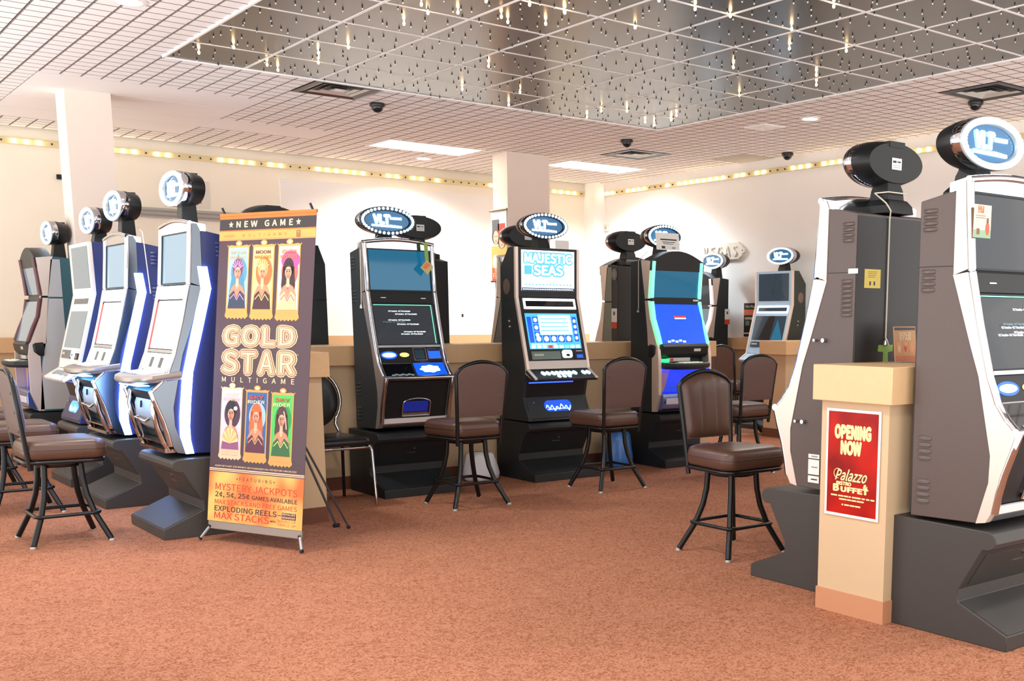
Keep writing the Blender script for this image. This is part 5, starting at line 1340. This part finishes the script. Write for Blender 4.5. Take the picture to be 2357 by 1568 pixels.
t = thing('card_stand', (4.075,3.19,1.107), 0, 'small clear stand with a GOLD STAR card on top of the near half wall', 'card stand'); fr = Fr((0,0,0),(1,0,0),(0,0.10,1))
M_acr = mat('clear_plastic',(236,236,236),0.1); M_acr.node_tree.nodes['Principled BSDF'].inputs['Transmission Weight'].default_value = 0.8
MB().box(0.0,0.16,-0.035,0.045,0.0,0.004,M_acr).build('foot', t)
MB().rect(fr, 0, 0.16, 0.004, 0.165, 0.0, mat('card_tan',(206,150,106),0.5), 0.003).build('card', t)
b = MB(); b.text(fr, 'GOLD', 0.08, 0.122, 0.016, 0.0006, P_cream, 0.085, bold=.04); b.text(fr, 'STAR', 0.08, 0.102, 0.016, 0.0006, P_cream, 0.085, bold=.04); b.rect(fr, 0.004, 0.156, 0.148, 0.160, 0.0006, P_head); b.rect(fr, 0.006, 0.154, 0.008, 0.03, 0.0006, P_or)
for k in range(3): b.rect(fr, 0.014+k*0.046, 0.052+k*0.046, 0.042, 0.094, 0.0006, P_gold); b.ell(fr, 0.033+k*0.046, 0.066, 0.011, 0.018, 0.001, [P_pink,P_rd,P_lt][k]); b.ell(fr, 0.033+k*0.046, 0.080, 0.006, 0.008, 0.0014, SKIN)
b.build('printing', t)

# hanging scroll poster on the middle column
t, fr = flat('hanging_poster', (7.150,11.745,1.745), (0,-1,0), (0,0,1), 'scroll poster of two women with an orange foot on the middle column', 'poster')
w, h = 0.35, 0.835
MB().rect(fr, 0, w, 0, h, 0.0, pm('sky',(206,220,214)), 0.002).build('sheet', t)
b = MB(); b.rect(fr, 0, w, 0, h*.19, 0.0005, pm('foot_orange',(216,92,40))); b.rect(fr, 0, w, h*.19, h*.50, 0.0005, pm('gold_robe',(222,176,96))); b.ell(fr, w*.25, h*.28, w*.2, h*.10, 0.0008, pm('robe_cream',(240,228,206)))
for cx, cy, s, hat in ((.30,.62,1.0,(76,78,80)),(.68,.56,1.05,(196,54,44))):
    b.ell(fr, w*cx, h*(cy+.02), w*.26*s, h*.12*s, 0.0010, pm('hair_dark',(44,36,38))); b.rect(fr, w*(cx-.24), w*(cx+.22), h*(cy+.09), h*(cy+.25), 0.0012, pm('hat%d'%hat[0],hat))
    b.ell(fr, w*cx, h*cy, w*.17*s, h*.095*s, 0.0014, SKIN)
    for q in (-1,1): b.ell(fr, w*(cx+.07*q), h*(cy+.015), w*.035, h*.007, 0.0017, P_dk, 10)
    b.ell(fr, w*cx, h*(cy-.05), w*.05, h*.009, 0.0017, LIP, 10)
b.text(fr, 'FLO', w*.30, h*.045, 0.060, 0.0012, P_cream, 0.15, bold=.02); b.text(fr, 'YES', w*.30, h*.125, 0.04, 0.0012, P_cream, 0.09, bold=.02)
b.build('picture', t)
MB().tube([fr.p(-0.02,h,0.006),fr.p(w+0.02,h,0.006)], 0.012, pm('dowel',(150,120,90)), 8).tube([fr.p(-0.01,0,0.006),fr.p(w+0.01,0,0.006)], 0.010, P_dk, 8).build('dowel', t, smooth=50)

# things on the back wall
t, fr = flat('poster', (3.16,WY-0.004,2.10), (1,0,0), (0,0,1), 'dark red poster with cream letters on the back wall behind the left row', 'poster')
MB().rect(fr, 0, 0.26, 0, 0.40, 0.002, mat('poster_wine',(126,36,48),0.5), 0.004).build('sheet', t)
b = MB(); b.text(fr, 'FIE', 0.17, 0.13, 0.07, 0.003, pm('letter_peach',(232,170,120)), 0.15, bold=.02); b.rect(fr, 0.02,0.07,0.06,0.17,0.003,P_lt); b.build('lettering', t)
t, fr = flat('notice_board', (4.13,WY-0.004,2.54), (1,0,0), (0,0,1), 'white notice board with a red mark on the back wall', 'board')
MB().rect(fr, 0, 0.24, 0, 0.30, 0.004, mat('board_white',(226,224,214),0.5), 0.006).build('board', t, bevel=0.002); MB().rect(fr, 0.10,0.15,0.05,0.13,0.005,M_redp).build('red_mark', t)
t, fr = flat('wall_rail', (3.45,WY-0.002,2.40), (1,0,0), (0,0,1), 'grey grooved rail along the back wall behind the left row', 'rail')
b = MB(); b.rect(fr, 0, 1.55, 0.0, 0.11, 0.03, mat('rail_grey',(186,180,172),0.5), 0.03)
b.rect(fr, 0, 1.55, 0.022, 0.036, 0.045, mat('rail_grey2',(150,146,140),0.5), 0.02); b.rect(fr, 0, 1.55, 0.07, 0.082, 0.045, mat('rail_grey2',(150,146,140),0.5), 0.02); b.build('rail', t)
t, fr = flat('wall_sensor', (2.80,WY-0.002,2.74), (1,0,0), (0,0,1), 'tiny black box on the back wall left of the left column', 'sensor'); MB().rect(fr, 0, 0.05, 0, 0.05, 0.03, M_black, 0.03).build('box', t, bevel=0.003)
t, fr = flat('wall_outlet', (7.615,WY-0.032,1.32), (1,0,0), (0,0,1), 'tiny dark fitting low on the white panel of the back wall', 'outlet'); MB().rect(fr, 0, 0.025, 0, 0.04, 0.006, M_black, 0.006).build('plate', t)
t, fr = flat('thermostat', (WX-0.002,13.085,2.56), (0,-1,0), (0,0,1), 'small white thermostat beside the far corner pier', 'thermostat'); MB().rect(fr, 0, 0.075, 0, 0.10, 0.03, mat('thermo_white',(226,222,210),0.5), 0.03).rect(fr, 0.02,0.055,0.03,0.07,0.033,M_ringw,0.003).build('case', t, bevel=0.003)
# VEGAS sign on the right wall
t, fr = flat('wall_sign', (WX-0.003,11.00,2.055), (0,-1,0), (0,0,1), 'cream VEGAS sign with raised letters on the right wall', 'sign')
M_veg = mat('sign_cream',(238,232,218),0.5); Lw = 0.855; hh = 0.217
pts = [(0,0),(Lw-0.12,0),(Lw-0.10,0.02),(Lw-0.055,0.04),(Lw-0.045,0.07),(Lw-0.005,0.085),(Lw-0.005,0.135),(Lw-0.045,0.15),(Lw-0.055,0.18),(Lw-0.10,0.197),(Lw-0.12,hh),(0,hh)]
MB().poly(fr, pts, 0.03, M_veg, 0.03).build('board', t, bevel=0.006)
b = MB(); b.text(fr, 'VEGAS', 0.40, 0.045, 0.125, 0.044, mat('sign_letter_white',(240,236,228),0.5), 0.62, sp=1.25, th=0.014); b.build('letters', t)
for k,y in enumerate((0.11,)): MB().sphere(fr.p(Lw-0.045,y,0.031), 0.008, mat('rail_grey2',(150,146,140),0.5), 8, 5).build('screw', t, smooth=60)
t, fr = flat('poster', (WX-0.004,10.17,1.085), (0,-1,0), (0,0,1), 'small dark poster with an orange band on the right wall beside the pale blue machine', 'poster')
MB().rect(fr, 0, 0.30, 0, 0.42, 0.002, mat('poster_black',(40,38,38),0.5), 0.004).build('sheet', t)
b = MB(); b.rect(fr, 0, 0.30, 0.27, 0.34, 0.003, mat('poster_orange',(224,120,84),0.5)); b.text(fr, 'Sto-Ra', 0.10, 0.365, 0.03, 0.003, pm('letter_sand',(200,186,160)), 0.15, bold=.03); b.rect(fr, 0.03,0.10,0.14,0.20,0.003,mat('flyer_green',(120,150,120),0.5)); b.rect(fr,0.02,0.16,0.215,0.245,0.003,pm('letter_sand',(200,186,160))); b.rect(fr,0,0.30,0.035,0.05,0.003,M_paper); b.build('printing', t)

# plastic bags on the floor by the middle half wall
def bag(name, x, y, w, d, h, m, label, seed, tip=False):
    rs = random.Random(seed); n = 26; rings = []
    levels = [(0.0,0.80),(0.06,0.96),(0.25,1.0),(0.5,0.92),(0.75,0.85),(0.92,0.78),(1.0,0.62)] if not tip else [(0.0,0.06),(0.16,0.34),(0.34,0.80),(0.6,0.95),(0.85,1.0),(1.0,0.98)]
    ph = [rs.uniform(0,6.28) for _ in range(4)]
    for v, s in levels:
        ring = []
        for k in range(n):
            a = 2*PI*k/n; q = 1+0.07*math.sin(3*a+ph[0]+2*v)+0.06*math.sin(7*a+ph[1]+3*v)+0.04*math.sin(12*a+ph[2]-4*v)
            ring.append((w/2*s*q*math.cos(a), d/2*s*q*math.sin(a), h*v+0.012*math.sin(5*a+ph[3])*v))
        rings.append(ring)
    t = MB().loft(rings, m).build(name, None, smooth=70); t.location = (x,y,0 if not tip else 0.02); tag(t, label, 'bag'); return t
bag('plastic_bag', 4.56, 7.72, 0.30, 0.22, 0.22, M_bag, 'crumpled white plastic bag on the floor behind the first middle stool', 5)
bag('plastic_bag', 5.96, 7.70, 0.27, 0.20, 0.30, M_bagb, 'blue clear plastic bag low behind the second middle stool', 9)
